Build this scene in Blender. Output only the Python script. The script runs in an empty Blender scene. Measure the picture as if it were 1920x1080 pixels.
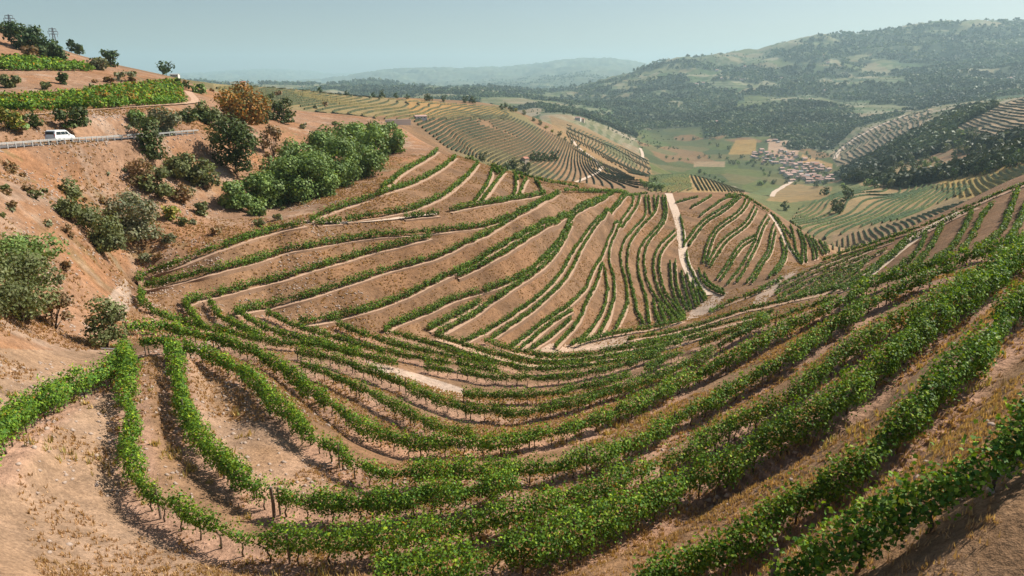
import bpy, math, random
import numpy as np
from mathutils import Vector
S = bpy.context.scene
R = math.radians
# ------------------------------------------------------------------ camera, light, sky
F = 1274.0                       # focal length in photo pixels (photo 1920 x 1080)
PITCH = math.atan((540 - 148) / F)
CZ = 220.0                       # height of the camera above the datum
cam_d = bpy.data.cameras.new("camera"); cam = bpy.data.objects.new("camera", cam_d)
S.collection.objects.link(cam); S.camera = cam
cam_d.sensor_width = 36; cam_d.lens = 36 * F / 1920
cam_d.clip_start = 0.1; cam_d.clip_end = 90000
cam.location = (0, 0, CZ); cam.rotation_euler = (math.pi / 2 - PITCH, 0, 0)
SUN_AZ, SUN_EL = 62.0, 43.0      # degrees right of the view direction, above the horizon
W = bpy.data.worlds.new("World"); S.world = W; W.use_nodes = True
nt = W.node_tree; bg = nt.nodes["Background"]
sk = nt.nodes.new("ShaderNodeTexSky"); sk.sky_type = 'NISHITA'; sk.sun_disc = False
sk.sun_elevation = R(SUN_EL); sk.sun_rotation = R(SUN_AZ); sk.altitude = 300
sk.air_density = 1.0; sk.dust_density = 1.6; sk.ozone_density = 1.0
nt.links.new(sk.outputs[0], bg.inputs[0]); bg.inputs[1].default_value = 0.058
sd = bpy.data.lights.new("sun", 'SUN'); sun = bpy.data.objects.new("sun", sd); S.collection.objects.link(sun)
sd.energy = 5.0; sd.angle = R(0.5); sd.color = (1.0, 0.93, 0.82)
sv = Vector((math.sin(R(SUN_AZ)) * math.cos(R(SUN_EL)), math.cos(R(SUN_AZ)) * math.cos(R(SUN_EL)), math.sin(R(SUN_EL))))
sun.rotation_euler = (-sv).to_track_quat('-Z', 'Y').to_euler(); sun.location = (0, 0, 400)
S.view_settings.view_transform = 'Standard'; S.view_settings.look = 'None'
S.view_settings.exposure = 0.60; S.view_settings.gamma = 1.0
S.cycles.max_bounces = 6; S.cycles.volume_bounces = 1; S.cycles.diffuse_bounces = 2; S.cycles.glossy_bounces = 1
S.cycles.transmission_bounces = 2; S.cycles.transparent_max_bounces = 4

HAZE = 0.88e-4
rng = np.random.default_rng(7); random.seed(7)
COL = S.collection
# ------------------------------------------------------------------ naming helpers
def tag(o, label=None, cat=None, group=None, kind=None):
    if label: o['label'] = label
    if cat: o['category'] = cat
    if group: o['group'] = group
    if kind: o['kind'] = kind
    return o
def empty(name, loc=(0, 0, 0), rz=0.0):
    o = bpy.data.objects.new(name, None); COL.objects.link(o); o.location = loc; o.rotation_euler = (0, 0, rz)
    o.empty_display_size = 0.3; return o
def mesh_np(name, V, faces_flat, nside, mat=None, col=None, parent=None, smooth=False, counts=None):
    me = bpy.data.meshes.new(name)
    V = np.asarray(V, dtype=np.float32); ff = np.asarray(faces_flat, dtype=np.int32).ravel()
    me.vertices.add(len(V)); me.vertices.foreach_set("co", V.ravel())
    if counts is None:
        nf = len(ff) // nside; counts = np.full(nf, nside, dtype=np.int32)
    else:
        counts = np.asarray(counts, dtype=np.int32); nf = len(counts)
    starts = np.concatenate(([0], np.cumsum(counts)[:-1])).astype(np.int32)
    me.loops.add(len(ff)); me.loops.foreach_set("vertex_index", ff)
    me.polygons.add(nf); me.polygons.foreach_set("loop_start", starts); me.polygons.foreach_set("loop_total", counts)
    if smooth: me.polygons.foreach_set("use_smooth", np.ones(nf, dtype=bool))
    if col is not None:
        a = me.color_attributes.new("Col", 'FLOAT_COLOR', 'POINT')
        c = np.ones((len(V), 4), dtype=np.float32); c[:, :3] = col; a.data.foreach_set("color", c.ravel())
    me.update(calc_edges=True)
    if mat: me.materials.append(mat)
    o = bpy.data.objects.new(name, me); COL.objects.link(o)
    if parent: o.parent = parent
    return o
class MB:                        # collects simple solids into one mesh
    def __init__(s): s.v = []; s.f = []
    def box(s, x0, x1, y0, y1, z0, z1, M=None):
        b = len(s.v)
        for x, y, z in ((x0,y0,z0),(x1,y0,z0),(x1,y1,z0),(x0,y1,z0),(x0,y0,z1),(x1,y0,z1),(x1,y1,z1),(x0,y1,z1)):
            p = Vector((x, y, z)); s.v.append(tuple(M @ p if M else p))
        for q in ((3,2,1,0),(4,5,6,7),(0,1,5,4),(1,2,6,5),(2,3,7,6),(3,0,4,7)): s.f.append(tuple(b+i for i in q))
    def poly(s, pts, faces):
        b = len(s.v); s.v += [tuple(p) for p in pts]; s.f += [tuple(b+i for i in q) for q in faces]
    def tube(s, pts, rad, n=6):
        b = len(s.v); pts = [Vector(p) for p in pts]
        for i, p in enumerate(pts):
            d = (pts[min(i+1, len(pts)-1)] - pts[max(i-1, 0)]).normalized()
            a = d.orthogonal().normalized(); c = d.cross(a)
            for k in range(n):
                t = 2*math.pi*k/n; s.v.append(tuple(p + (a*math.cos(t) + c*math.sin(t))*rad[i]))
        for i in range(len(pts)-1):
            for k in range(n):
                s.f.append((b+i*n+k, b+i*n+(k+1)%n, b+(i+1)*n+(k+1)%n, b+(i+1)*n+k))
        s.f.append(tuple(b+(len(pts)-1)*n+k for k in range(n))); s.f.append(tuple(b+k for k in reversed(range(n))))
    def mesh(s, name, mat, smooth=False):
        me = bpy.data.meshes.new(name); me.from_pydata(s.v, [], s.f); me.materials.append(mat)
        if smooth: me.polygons.foreach_set("use_smooth", np.ones(len(me.polygons), dtype=bool))
        return me
    def build(s, name, mat, parent=None, smooth=False):
        o = bpy.data.objects.new(name, s.mesh(name, mat, smooth)); COL.objects.link(o)
        if parent: o.parent = parent
        return o
def copy_tree(o, parent=None):
    c = o.copy(); COL.objects.link(c); c.parent = parent
    for ch in list(o.children):
        copy_tree(ch, c)
    return c
ORD = ['', 'first','second','third','fourth','fifth','sixth','seventh','eighth','ninth','tenth','eleventh','twelfth','thirteenth',
       'fourteenth','fifteenth','sixteenth','seventeenth','eighteenth','nineteenth','twentieth']
# ------------------------------------------------------------------ materials
def mat_nodes(name):
    m = bpy.data.materials.new(name); m.use_nodes = True; t = m.node_tree
    return m, t, t.nodes["Principled BSDF"], t.nodes["Material Output"]
def N(t, kind, **kw):
    n = t.nodes.new(kind)
    for k, v in kw.items():
        if hasattr(n, k): setattr(n, k, v)
    return n
def plain(name, c, rough=0.8, nscale=None, namp=0.25, metallic=0.0, bump=0.0):
    m, t, p, out = mat_nodes(name)
    p.inputs["Roughness"].default_value = rough; p.inputs["Metallic"].default_value = metallic
    p.inputs["Specular IOR Level"].default_value = 0.25
    p.inputs["Base Color"].default_value = (*c, 1)
    if nscale:
        tc = N(t, "ShaderNodeTexCoord"); no = N(t, "ShaderNodeTexNoise"); no.inputs["Scale"].default_value = nscale
        no.inputs["Detail"].default_value = 5
        t.links.new(tc.outputs["Object"], no.inputs["Vector"])
        r = N(t, "ShaderNodeMapRange"); r.inputs[3].default_value = 1-namp; r.inputs[4].default_value = 1+namp
        t.links.new(no.outputs["Fac"], r.inputs[0])
        mx = N(t, "ShaderNodeVectorMath", operation='SCALE'); mx.inputs[0].default_value = c
        t.links.new(r.outputs[0], mx.inputs["Scale"]); t.links.new(mx.outputs[0], p.inputs["Base Color"])
        if bump:
            b = N(t, "ShaderNodeBump"); b.inputs["Strength"].default_value = bump; b.inputs["Distance"].default_value = 0.03
            t.links.new(no.outputs["Fac"], b.inputs["Height"]); t.links.new(b.outputs[0], p.inputs["Normal"])
    return m
def leaf_mat(name, trans=0.24, gloss=0.14):
    m, t, p, out = mat_nodes(name)
    at = N(t, "ShaderNodeVertexColor"); at.layer_name = "Col"
    t.links.new(at.outputs[0], p.inputs["Base Color"]); p.inputs["Roughness"].default_value = 0.55
    p.inputs["Specular IOR Level"].default_value = gloss
    tr = N(t, "ShaderNodeBsdfTranslucent")
    hs = N(t, "ShaderNodeMixRGB", blend_type='MULTIPLY'); hs.inputs[0].default_value = 1; hs.inputs[2].default_value = (1.35, 1.25, 0.45, 1)
    t.links.new(at.outputs[0], hs.inputs[1]); t.links.new(hs.outputs[0], tr.inputs[0])
    ms = N(t, "ShaderNodeMixShader"); ms.inputs[0].default_value = trans
    t.links.new(p.outputs[0], ms.inputs[1]); t.links.new(tr.outputs[0], ms.inputs[2]); t.links.new(ms.outputs[0], out.inputs[0])
    return m
M = {}
M['leaf'] = leaf_mat('vine leaf'); M['crown'] = leaf_mat('tree leaf', 0.22, 0.2); M['far'] = leaf_mat('distant foliage', 0.1, 0.1)
M['bark'] = plain('bark', (0.10, 0.075, 0.05), 0.9, 9, 0.4, bump=0.5)
M['post'] = plain('weathered post', (0.17, 0.13, 0.10), 0.85, 14, 0.35)
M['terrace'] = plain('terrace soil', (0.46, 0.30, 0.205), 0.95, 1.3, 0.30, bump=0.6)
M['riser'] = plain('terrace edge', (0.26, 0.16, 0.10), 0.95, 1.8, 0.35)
M['track'] = plain('pale dirt track', (0.55, 0.42, 0.32), 0.95, 0.7, 0.22, bump=0.5)
M['asphalt'] = plain('asphalt', (0.14, 0.13, 0.125), 0.85, 2.0, 0.15)
M['rail'] = plain('galvanised rail', (0.52, 0.52, 0.50), 0.45, 6, 0.1, 0.3)
M['white'] = plain('white paint', (0.78, 0.78, 0.77), 0.3)
M['glass'] = plain('dark glass', (0.025, 0.035, 0.04), 0.08)
M['tyre'] = plain('tyre', (0.02, 0.02, 0.02), 0.8); M['rim'] = plain('rim', (0.45, 0.45, 0.46), 0.35, metallic=0.7)
M['lamp'] = plain('lamp lens', (0.6, 0.6, 0.58), 0.15); M['redlamp'] = plain('tail lamp', (0.35, 0.02, 0.02), 0.3)
M['steel'] = plain('lattice steel', (0.22, 0.24, 0.26), 0.6)
M['wall_a'] = plain('white render', (0.66, 0.62, 0.56), 0.9, 0.5, 0.12); M['wall_b'] = plain('ochre render', (0.50, 0.40, 0.30), 0.9, 0.5, 0.12)
M['wall_c'] = plain('schist stone wall', (0.30, 0.25, 0.21), 0.95, 0.7, 0.3)
M['roof_a'] = plain('terracotta tiles', (0.42, 0.19, 0.13), 0.85, 0.8, 0.25); M['roof_b'] = plain('faded tiles', (0.47, 0.30, 0.25), 0.85, 0.8, 0.25)
M['roof_c'] = plain('grey sheet roof', (0.36, 0.37, 0.38), 0.7, 0.8, 0.15)
M['stone'] = plain('schist rock', (0.40, 0.31, 0.25), 0.95, 4, 0.35, bump=0.6)
M['straw'] = leaf_mat('dry grass', 0.25, 0.1)
# ground: region colour carried by the mesh, broken up by procedural noise
def ground_mat():
    m, t, p, out = mat_nodes('dry hillside'); p.inputs["Roughness"].default_value = 0.97; p.inputs["Specular IOR Level"].default_value = 0.1
    at = N(t, "ShaderNodeVertexColor"); at.layer_name = "Col"
    g = N(t, "ShaderNodeNewGeometry")
    def noise(sc, det, stretch=None, rough=0.6):
        no = N(t, "ShaderNodeTexNoise"); no.inputs["Scale"].default_value = sc; no.inputs["Detail"].default_value = det; no.inputs["Roughness"].default_value = rough
        if stretch:
            mp = N(t, "ShaderNodeMapping"); mp.inputs["Scale"].default_value = stretch
            t.links.new(g.outputs["Position"], mp.inputs[0]); t.links.new(mp.outputs[0], no.inputs["Vector"])
        else: t.links.new(g.outputs["Position"], no.inputs["Vector"])
        return no
    def rngn(src, a, b, c, d):
        r = N(t, "ShaderNodeMapRange"); r.inputs[1].default_value = a; r.inputs[2].default_value = b; r.inputs[3].default_value = c; r.inputs[4].default_value = d
        t.links.new(src, r.inputs[0]); return r
    n1 = noise(0.12, 4); n2 = noise(1.1, 6, rough=0.7); n3 = noise(7.0, 5, rough=0.75); n4 = noise(0.03, 3)
    def mul(c, f):
        v = N(t, "ShaderNodeVectorMath", operation='SCALE'); t.links.new(c, v.inputs[0]); t.links.new(f, v.inputs["Scale"]); return v.outputs[0]
    c = mul(at.outputs[0], rngn(n1.outputs["Fac"], .3, .7, .80, 1.20).outputs[0])
    c = mul(c, rngn(n2.outputs["Fac"], .3, .7, .66, 1.34).outputs[0])
    c = mul(c, rngn(n3.outputs["Fac"], .3, .7, .62, 1.38).outputs[0])
    # straw coloured and reddish drifts
    mx = N(t, "ShaderNodeMixRGB"); mx.blend_type = 'MULTIPLY'; t.links.new(rngn(n4.outputs["Fac"], .45, .65, 0, .55).outputs[0], mx.inputs[0])
    t.links.new(c, mx.inputs[1]); mx.inputs[2].default_value = (1.08, 0.93, 0.80, 1)
    n5 = noise(0.45, 5)
    mx2 = N(t, "ShaderNodeMixRGB"); mx2.blend_type = 'MULTIPLY'; t.links.new(rngn(n5.outputs["Fac"], .5, .62, 0, .6).outputs[0], mx2.inputs[0])
    t.links.new(mx.outputs[0], mx2.inputs[1]); mx2.inputs[2].default_value = (1.05, 1.07, 1.12, 1)
    t.links.new(mx2.outputs[0], p.inputs["Base Color"])
    b1 = N(t, "ShaderNodeBump"); b1.inputs["Strength"].default_value = 0.9; b1.inputs["Distance"].default_value = 0.25; t.links.new(n2.outputs["Fac"], b1.inputs["Height"])
    b2 = N(t, "ShaderNodeBump"); b2.inputs["Strength"].default_value = 0.9; b2.inputs["Distance"].default_value = 0.06; t.links.new(n3.outputs["Fac"], b2.inputs["Height"])
    t.links.new(b1.outputs[0], b2.inputs["Normal"]); t.links.new(b2.outputs[0], p.inputs["Normal"])
    return m
M['ground'] = ground_mat()
# ------------------------------------------------------------------ survey data
# positions were read as (column, row) sightings in the photograph and are turned into metres on the hillside here
def sight(u, v):                 # -> azimuth, slope (dz / horizontal metre)
    u = np.asarray(u, float); v = np.asarray(v, float)
    cx = (u - 960) / F; cy = (540 - v) / F
    cp, sp = math.cos(PITCH), math.sin(PITCH)
    y = cp + cy * sp; z = -sp + cy * cp; x = cx
    return np.arctan2(x, y), z / np.hypot(x, y)
def project(az, r, z):           # back to photo columns / rows (z relative to camera)
    x = r * np.sin(az); y = r * np.cos(az); cp, sp = math.cos(PITCH), math.sin(PITCH)
    d = y * cp - z * sp; up = y * sp + z * cp
    d = np.maximum(d, 1e-3)
    return 960 + F * x / d, 540 - F * up / d
exec_rows = []
def fx(x): return 1 - 0.38 * min(max((x - 1300) / 620.0, 0), 1)
# rows: key, height below camera of the canopy centre (None: laid on the fitted hillside), points
ROWS = [
 ('F1', 9.8, [(1440,1095),(1480,1078),(1580,1030),(1680,975),(1790,915),(1860,870),(1940,800)]),
 ('F2', 12.6, [(1200,1100),(1250,1078),(1347,1047),(1440,975),(1547,905),(1630,850),(1697,797),(1763,735),(1800,690),(1863,620),(1935,555)]),
 ('F3', 15.0, [(700,1092),(760,1078),(900,1055),(1000,1022),(1100,985),(1200,950),(1297,905),(1380,863),(1480,810),(1530,780),(1590,740),(1647,690),(1697,650),(1750,605),(1775,583),(1800,563),(1833,543),(1867,512),(1890,497),(1930,468)]),
 ('Q', 16.5, [(235,662),(243,700),(242,770),(245,850),(262,905),(300,940),(350,965),(410,990),(480,1012),(560,1018),(650,1012),(760,1000),(860,985),(950,968),(1030,948),(1110,922),(1162,900),(1214,875),(1279,848),(1340,815),(1380,790),(1430,765),(1480,743),(1540,692),(1575,663),(1608,643),(1642,627),(1667,610),(1700,588),(1733,572),(1775,543),(1817,514),(1860,497),(1892,478),(1930,460)]),
 ('R1a', 17.5, [(268,640),(305,637),(327,650),(331,677),(333,709),(340,742),(347,782),(365,812),(393,840),(417,867),(450,887),(483,910),(494,922)]),
 ('R1b', 17.5, [(520,930),(584,946),(662,948),(740,943),(818,930),(870,925),(930,914),(970,903)]),
 ('R2', 18.5, [(345,645),(392,663),(440,687),(480,714),(517,753),(561,792),(605,827),(636,847),(657,862),(673,872),(696,883),(766,886),(870,882),(949,876),(1032,876),(1110,857),(1188,832),(1240,798),(1290,773),(1340,747),(1390,718),(1440,692),(1490,662),(1533,627),(1583,597),(1620,570),(1658,550),(1692,537),(1717,528),(1742,516),(1790,500)]),
 ('R3', 21.5, [(235,612),(283,610),(317,613),(350,622),(383,630),(425,637),(458,652),(484,663),(517,681),(550,703),(583,733),(604,745),(647,776),(691,806),(742,823),(779,832),(844,830),(932,828),(980,819),(1040,808),(1110,790),(1162,769),(1214,748),(1257,727),(1290,708),(1340,685),(1390,662),(1400,653),(1475,613),(1517,597),(1550,580),(1575,565),(1608,545),(1633,532),(1667,520),(1700,510),(1733,500),(1783,488),(1817,480),(1850,468),(1883,460),(1930,447)]),
 ('R35', 23.2, [(563,681),(582,686),(615,697),(647,712),(691,732),(724,751),(757,769),(790,784),(812,798),(850,806),(885,812)]),
 ('R4', 24.8, [(556,657),(593,664),(626,670),(658,681),(702,697),(731,707),(757,718),(796,738),(833,751),(866,764),(932,771),(975,773),(1006,767),(1071,755),(1137,735),(1181,722),(1224,707),(1268,689),(1312,668),(1356,641),(1400,617),(1442,598),(1483,585),(1517,572),(1565,555)]),
 ('R5a', 28.0, [(868,736),(900,738),(940,741),(984,740),(1027,738),(1071,729),(1115,720),(1159,707),(1181,700)]),
 ('R5b', 28.0, [(1206,691),(1246,672),(1279,658)]),
 ('R5c', 27.8, [(1312,641),(1356,625),(1400,607),(1440,590)]),
 ('Ra', 27.5, [(262,540),(263,560),(275,575),(300,587),(333,598),(367,608),(400,615),(442,623),(483,635),(520,641),(560,643),(604,647),(648,657),(691,667),(746,678)]),
 ('R6', 31.0, [(795,684),(840,691),(880,697),(910,704),(975,708),(1006,709),(1071,703),(1115,695),(1159,685),(1203,672),(1236,661)]),
 ('Rb', 27.6, [(392,560),(400,577),(417,594),(442,607),(465,618),(490,629)]),
 ('Ra2', 27.3, [(345,565),(352,577),(360,588),(370,600),(380,610)]),
 ('Rb2', 29.3, [(440,583),(458,585),(475,603),(500,614),(533,627),(560,632),(600,641),(642,653),(683,661)]),
 ('Rc', 31.2, [(500,583),(533,602),(567,613),(608,625),(650,638),(683,648),(720,656),(757,664),(800,671),(844,678),(900,688),(935,692)]),
 ('Rd', 33.0, [(633,603),(658,618),(700,631),(750,646),(800,657),(844,665),(900,676),(930,681)]),
 ('Re', 34.5, [(720,618),(750,626),(779,634),(822,648),(866,661),(932,678),(975,688),(1006,691),(1071,687),(1115,681),(1159,674),(1203,663),(1246,653)]),
 ('Rf', 37.5, [(817,627),(850,637),(875,646),(910,657),(954,668),(984,675),(1027,678),(1071,676),(1115,671),(1159,664),(1203,656),(1246,647),(1290,634),(1334,620)]),
 ('Rg', 41.0, [(908,635),(933,645),(958,653),(1006,663),(1038,667),(1071,665),(1115,661),(1159,652),(1203,646),(1246,638),(1290,626)]),
 ('h', 44.5, [(1083,643),(1097,637),(1130,628),(1180,618),(1230,611),(1263,603),(1285,596)]),
 ('i', 43.0, [(1177,635),(1197,629),(1230,625),(1280,615),(1330,600),(1380,583),(1402,576),(1443,568),(1485,558),(1535,547),(1577,536),(1627,523),(1660,512)]),
 ('j', 41.0, [(1183,643),(1230,636),(1280,626),(1330,611),(1397,595),(1450,581)]),
 ('h2', 52.0, [(1310,588),(1330,568),(1363,553),(1397,538),(1431,522),(1464,512),(1508,497),(1552,483),(1577,473),(1627,457),(1668,443),(1700,433),(1733,420),(1767,407),(1800,390),(1833,378),(1867,363),(1892,353),(1930,339)]),
 ('h3', None, [(1330,584),(1360,568),(1393,555),(1423,545),(1450,528),(1466,520)]),
 ('B0', 22.0, [(227,527),(250,518),(267,510),(300,500),(342,485),(383,468),(433,450),(483,434),(533,421),(572,414)]),
 ('B0b', 22.0, [(580,410),(593,398),(615,392),(640,383),(665,375),(690,368),(715,358),(748,347),(773,340),(798,328),(823,315),(843,300),(855,291)]),
 ('T0', 20.3, [(715,349),(732,338),(748,323),(773,308),(798,295),(820,281),(826,274)]),
 ('B0c', 23.4, [(590,413),(615,412),(640,410)]),
 ('B1u', 23.2, [(648,408),(682,402),(715,398),(748,392),(773,387),(798,377),(823,367),(840,357),(857,344),(873,330),(890,313),(896,302)]),
 ('B1v', 24.2, [(757,403),(790,399),(822,396)]),
 ('C0', 24.5, [(843,390),(873,383),(907,378),(940,373),(973,367),(1007,363),(1023,358)]),
 ('B1', 25.5, [(268,531),(283,530),(317,523),(350,513),(392,504),(433,493),(483,481),(533,464),(583,456),(633,447),(673,440),(723,435),(773,433),(823,428),(873,423),(907,419),(932,411),(957,401),(982,389),(1015,375),(1045,358)]),
 ('B2', 27.3, [(345,562),(358,557),(392,548),(425,540),(467,530),(508,519),(533,515),(567,502),(600,493),(640,483),(690,467),(740,455),(773,447),(807,438)]),
 ('B3', 29.0, [(437,580),(467,573),(508,566),(550,555),(583,548),(617,535),(650,525),(692,512),(733,498),(773,489),(817,477),(850,462),(880,448),(907,437),(932,423),(957,407),(990,390),(1023,372),(1048,359)]),
 ('B4a', 31.5, [(560,598),(592,595),(617,592),(642,585),(667,580),(700,572),(725,562),(750,553),(775,543),(800,530),(825,517),(857,503),(890,487),(923,467),(957,447),(990,430),(1015,416),(1040,409),(1060,402),(1090,383),(1123,370),(1150,361)]),
 ('B4b', 32.2, [(857,513),(880,503),(907,490),(940,473),(973,453),(1007,431),(1040,415),(1073,400),(1107,384),(1140,366)]),
 ('B5a', 35.0, [(720,613),(750,597),(775,588),(808,577),(833,563),(867,550),(900,542),(933,532),(958,522),(975,512),(997,502),(1008,490),(1022,478),(1040,460),(1053,440),(1067,415),(1074,403)]),
 ('B5b', 36.2, [(820,620),(842,610),(867,597),(892,583),(917,563),(942,548),(967,530),(992,515),(1017,498),(1033,482),(1048,464),(1060,442),(1072,417)]),
 ('B5c', None, [(803,612),(825,600),(850,588),(875,575),(900,560)]),
 ('B6a', 38.0, [(863,633),(883,628),(903,618),(925,607),(950,593),(975,575),(1000,557),(1025,538),(1042,520),(1058,498),(1070,472),(1087,450),(1107,421),(1125,403),(1150,384),(1164,372),(1169,362)]),
 ('B6b', 39.2, [(922,627),(950,608),(975,593),(1000,575),(1025,553),(1042,538),(1062,518),(1075,497),(1086,470),(1103,441),(1123,412),(1157,384),(1172,372),(1178,362)]),
 ('B7a', 41.5, [(958,642),(972,635),(992,620),(1017,600),(1042,583),(1067,568),(1083,552),(1100,537),(1108,515),(1114,497),(1128,480),(1136,460),(1142,438),(1158,416),(1173,398),(1187,385),(1190,375),(1187,362)]),
 ('B7b', None, [(978,647),(1000,628),(1022,610),(1042,593),(1073,577)]),
 ('B7c', None, [(997,648),(1017,635),(1038,622),(1058,603),(1071,592)]),
 ('B7d', 44.0, [(1040,646),(1050,635),(1067,618),(1083,603),(1093,580),(1101,555),(1118,532),(1124,510),(1129,490)]),
 ('B7e', 45.2, [(1067,641),(1092,629),(1108,616),(1122,594),(1133,573),(1140,547),(1138,522),(1132,495)]),
 ('B7f', 46.0, [(1123,622),(1137,600),(1147,573),(1153,547),(1152,522),(1147,502),(1141,482),(1143,460),(1151,438),(1168,418),(1184,401),(1197,383),(1200,364)]),
 ('n1', None, [(1210,365),(1210,380),(1214,400),(1203,412),(1183,430),(1172,447),(1163,462),(1164,480),(1166,500),(1173,522),(1178,547),(1177,567),(1167,588),(1155,612)]),
 ('n2', None, [(1235,365),(1233,380),(1232,395),(1217,408),(1198,427),(1183,447),(1176,468),(1176,497),(1182,522),(1188,547),(1192,570),(1197,587),(1207,603)]),
 ('n3', None, [(1216,365),(1218,384),(1220,398)]),
 ('n4', None, [(1226,365),(1227,380),(1230,392)]),
 ('o1', None, [(1242,365),(1245,385),(1247,405),(1233,423),(1208,447),(1197,468),(1196,497),(1200,518),(1207,540),(1213,560),(1215,580),(1217,602)]),
 ('o2', None, [(1248,365),(1250,382),(1252,403),(1238,426),(1217,447),(1208,468),(1208,497),(1212,520),(1220,540),(1233,558),(1247,575),(1263,595)]),
 ('o3', None, [(1225,560),(1230,587),(1237,601)]),
 ('o4', None, [(1236,567),(1242,583),(1248,600)]),
 ('p1', None, [(1265,430),(1258,437),(1242,450),(1232,463),(1225,480),(1225,497),(1229,522),(1238,547),(1255,573),(1276,594)]),
 ('p2', None, [(1268,438),(1260,446),(1244,462),(1236,478),(1236,497),(1239,522),(1248,547),(1264,568),(1284,593)]),
 ('q1', None, [(1257,487),(1257,517),(1263,547),(1273,573),(1285,588)]),
 ('q2', None, [(1266,487),(1268,527),(1277,555),(1289,578)]),
 ('q3', None, [(1278,505),(1283,535),(1290,560),(1296,577)]),
 ('q4', None, [(1287,510),(1295,538),(1302,560),(1306,572)]),
 ('q5', None, [(1297,523),(1306,545),(1311,568)]),
 ('r0', None, [(1275,402),(1282,423),(1282,447),(1283,460)]),
 ('r1', None, [(1288,468),(1288,486),(1297,507),(1307,524),(1316,540),(1325,557)]),
 ('r1b', None, [(1307,535),(1314,548),(1321,560)]),
 ('r2', None, [(1310,500),(1314,523),(1327,534),(1341,542),(1360,547)]),
 ('r3', None, [(1320,508),(1323,523),(1338,535),(1357,541)]),
 ('w1', None, [(1267,378),(1287,372),(1308,367)]),
 ('w2', None, [(1295,387),(1313,378),(1334,365)]),
 ('w3', None, [(1312,403),(1316,398),(1333,387),(1347,378),(1359,368),(1385,366)]),
 ('v0a', None, [(1283,453),(1300,432),(1310,418),(1330,401),(1350,391),(1365,382),(1380,369)]),
 ('v0b', None, [(1292,457),(1305,438),(1319,417),(1342,403),(1363,392),(1375,380),(1388,368)]),
 ('v1a', None, [(1318,490),(1323,463),(1333,437),(1339,427),(1358,412),(1380,399),(1397,383),(1399,369)]),
 ('v1b', None, [(1325,488),(1333,460),(1341,433),(1361,418),(1383,404),(1402,386),(1406,374)]),
 ('v2a', None, [(1327,494),(1338,470),(1350,453),(1360,441),(1383,427),(1398,416),(1410,397),(1415,383)]),
 ('v2b', None, [(1332,497),(1350,468),(1364,447),(1384,433),(1402,422),(1415,403),(1420,390)]),
 ('v3a', None, [(1345,520),(1357,503),(1375,473),(1387,453),(1408,442),(1416,439)]),
 ('v3b', None, [(1352,522),(1367,500),(1381,474),(1393,458),(1417,445)]),
 ('v4a', None, [(1363,530),(1382,508),(1397,485),(1413,455),(1420,437),(1425,423),(1430,412),(1438,401)]),
 ('v4b', None, [(1380,526),(1397,505),(1409,478),(1423,455),(1427,437),(1433,421),(1443,408)]),
 ('v5a', None, [(1400,527),(1415,511),(1423,490),(1443,468),(1444,445),(1447,430),(1452,416)]),
 ('v5b', None, [(1410,527),(1422,512),(1429,493),(1448,471),(1451,447),(1455,430)]),
 ('v6a', None, [(1442,517),(1457,497),(1470,481),(1470,463),(1464,440)]),
 ('v6b', None, [(1455,510),(1468,493),(1477,478),(1474,458)]),
 ('x0', None, [(1446,397),(1459,413),(1469,428),(1475,450),(1491,476),(1504,491)]),
 ('x0b', None, [(1453,402),(1467,419),(1482,438),(1486,445)]),
 ('x1', None, [(1482,420),(1490,438),(1490,457),(1495,473),(1504,488)]),
 ('x2', None, [(1495,427),(1503,443),(1507,457),(1504,473),(1505,489)]),
 ('x2b', None, [(1500,430),(1512,453),(1513,465),(1509,480),(1512,488)]),
 ('x3', None, [(1511,438),(1521,457),(1529,472),(1526,484)]),
 ('x3b', None, [(1517,440),(1528,458),(1535,472),(1532,482)]),
 ('x4', None, [(1525,445),(1537,462),(1545,475)]),
 ('x5', None, [(1536,448),(1545,462),(1551,473)]),
 ('x6', None, [(1546,453),(1555,470)]),
 ('ua', None, [(890,373),(903,357),(915,338),(923,327),(922,315)]),
 ('ub', None, [(903,372),(915,358),(928,338),(940,325),(947,318)]),
 ('uc', None, [(963,363),(968,343),(970,333),(965,324)]),
 ('ud', None, [(973,362),(980,343),(988,331)]),
 ('ue', None, [(1016,353),(1014,346),(1008,337)]),
 ('cr1', None, [(873,295),(895,299)]),
 ('cr2', None, [(915,307),(940,314),(950,319)]),
 ('cr3', None, [(960,322),(982,326),(998,331),(1023,338),(1057,344),(1085,349)]),
 ('cr4', None, [(1057,355),(1090,356),(1132,357),(1165,359),(1213,361)]),
 ('d1', None, [(922,311),(933,322)]), ('d2', None, [(931,312),(940,320)]),
 ('d3', None, [(966,325),(973,333)]), ('d4', None, [(975,327),(981,331)]), ('d5', None, [(1003,335),(1013,345)]),
 ('e1', None, [(1360,366),(1387,363),(1398,366),(1415,378),(1430,388),(1443,396)]),
 ('s1', None, [(1460,533),(1485,521),(1510,507),(1535,497),(1577,480),(1627,464),(1677,447)]),
 ('s2', None, [(1452,547),(1477,534),(1502,522),(1518,513),(1543,503),(1577,488),(1610,474),(1643,461)]),
 ('s3', None, [(1457,557),(1485,542),(1510,529),(1535,517),(1560,505),(1593,490),(1627,475)]),
 ('s4', None, [(1477,556),(1510,541),(1527,531),(1552,517),(1577,506),(1610,491),(1643,474),(1665,462)]),
 ('s5', None, [(1502,551),(1527,539),(1552,526),(1573,515),(1602,500),(1630,486)]),
 ('s6', None, [(1527,547),(1560,531),(1577,522),(1598,509),(1618,497)]),
 ('s7', None, [(1560,541),(1593,526),(1615,511),(1633,501),(1658,482),(1680,466),(1695,448),(1717,434)]),
 ('s8', None, [(1577,541),(1605,529),(1628,514),(1652,493),(1672,478),(1685,467),(1705,449),(1733,433),(1767,415),(1792,403),(1817,391),(1838,382)]),
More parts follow.
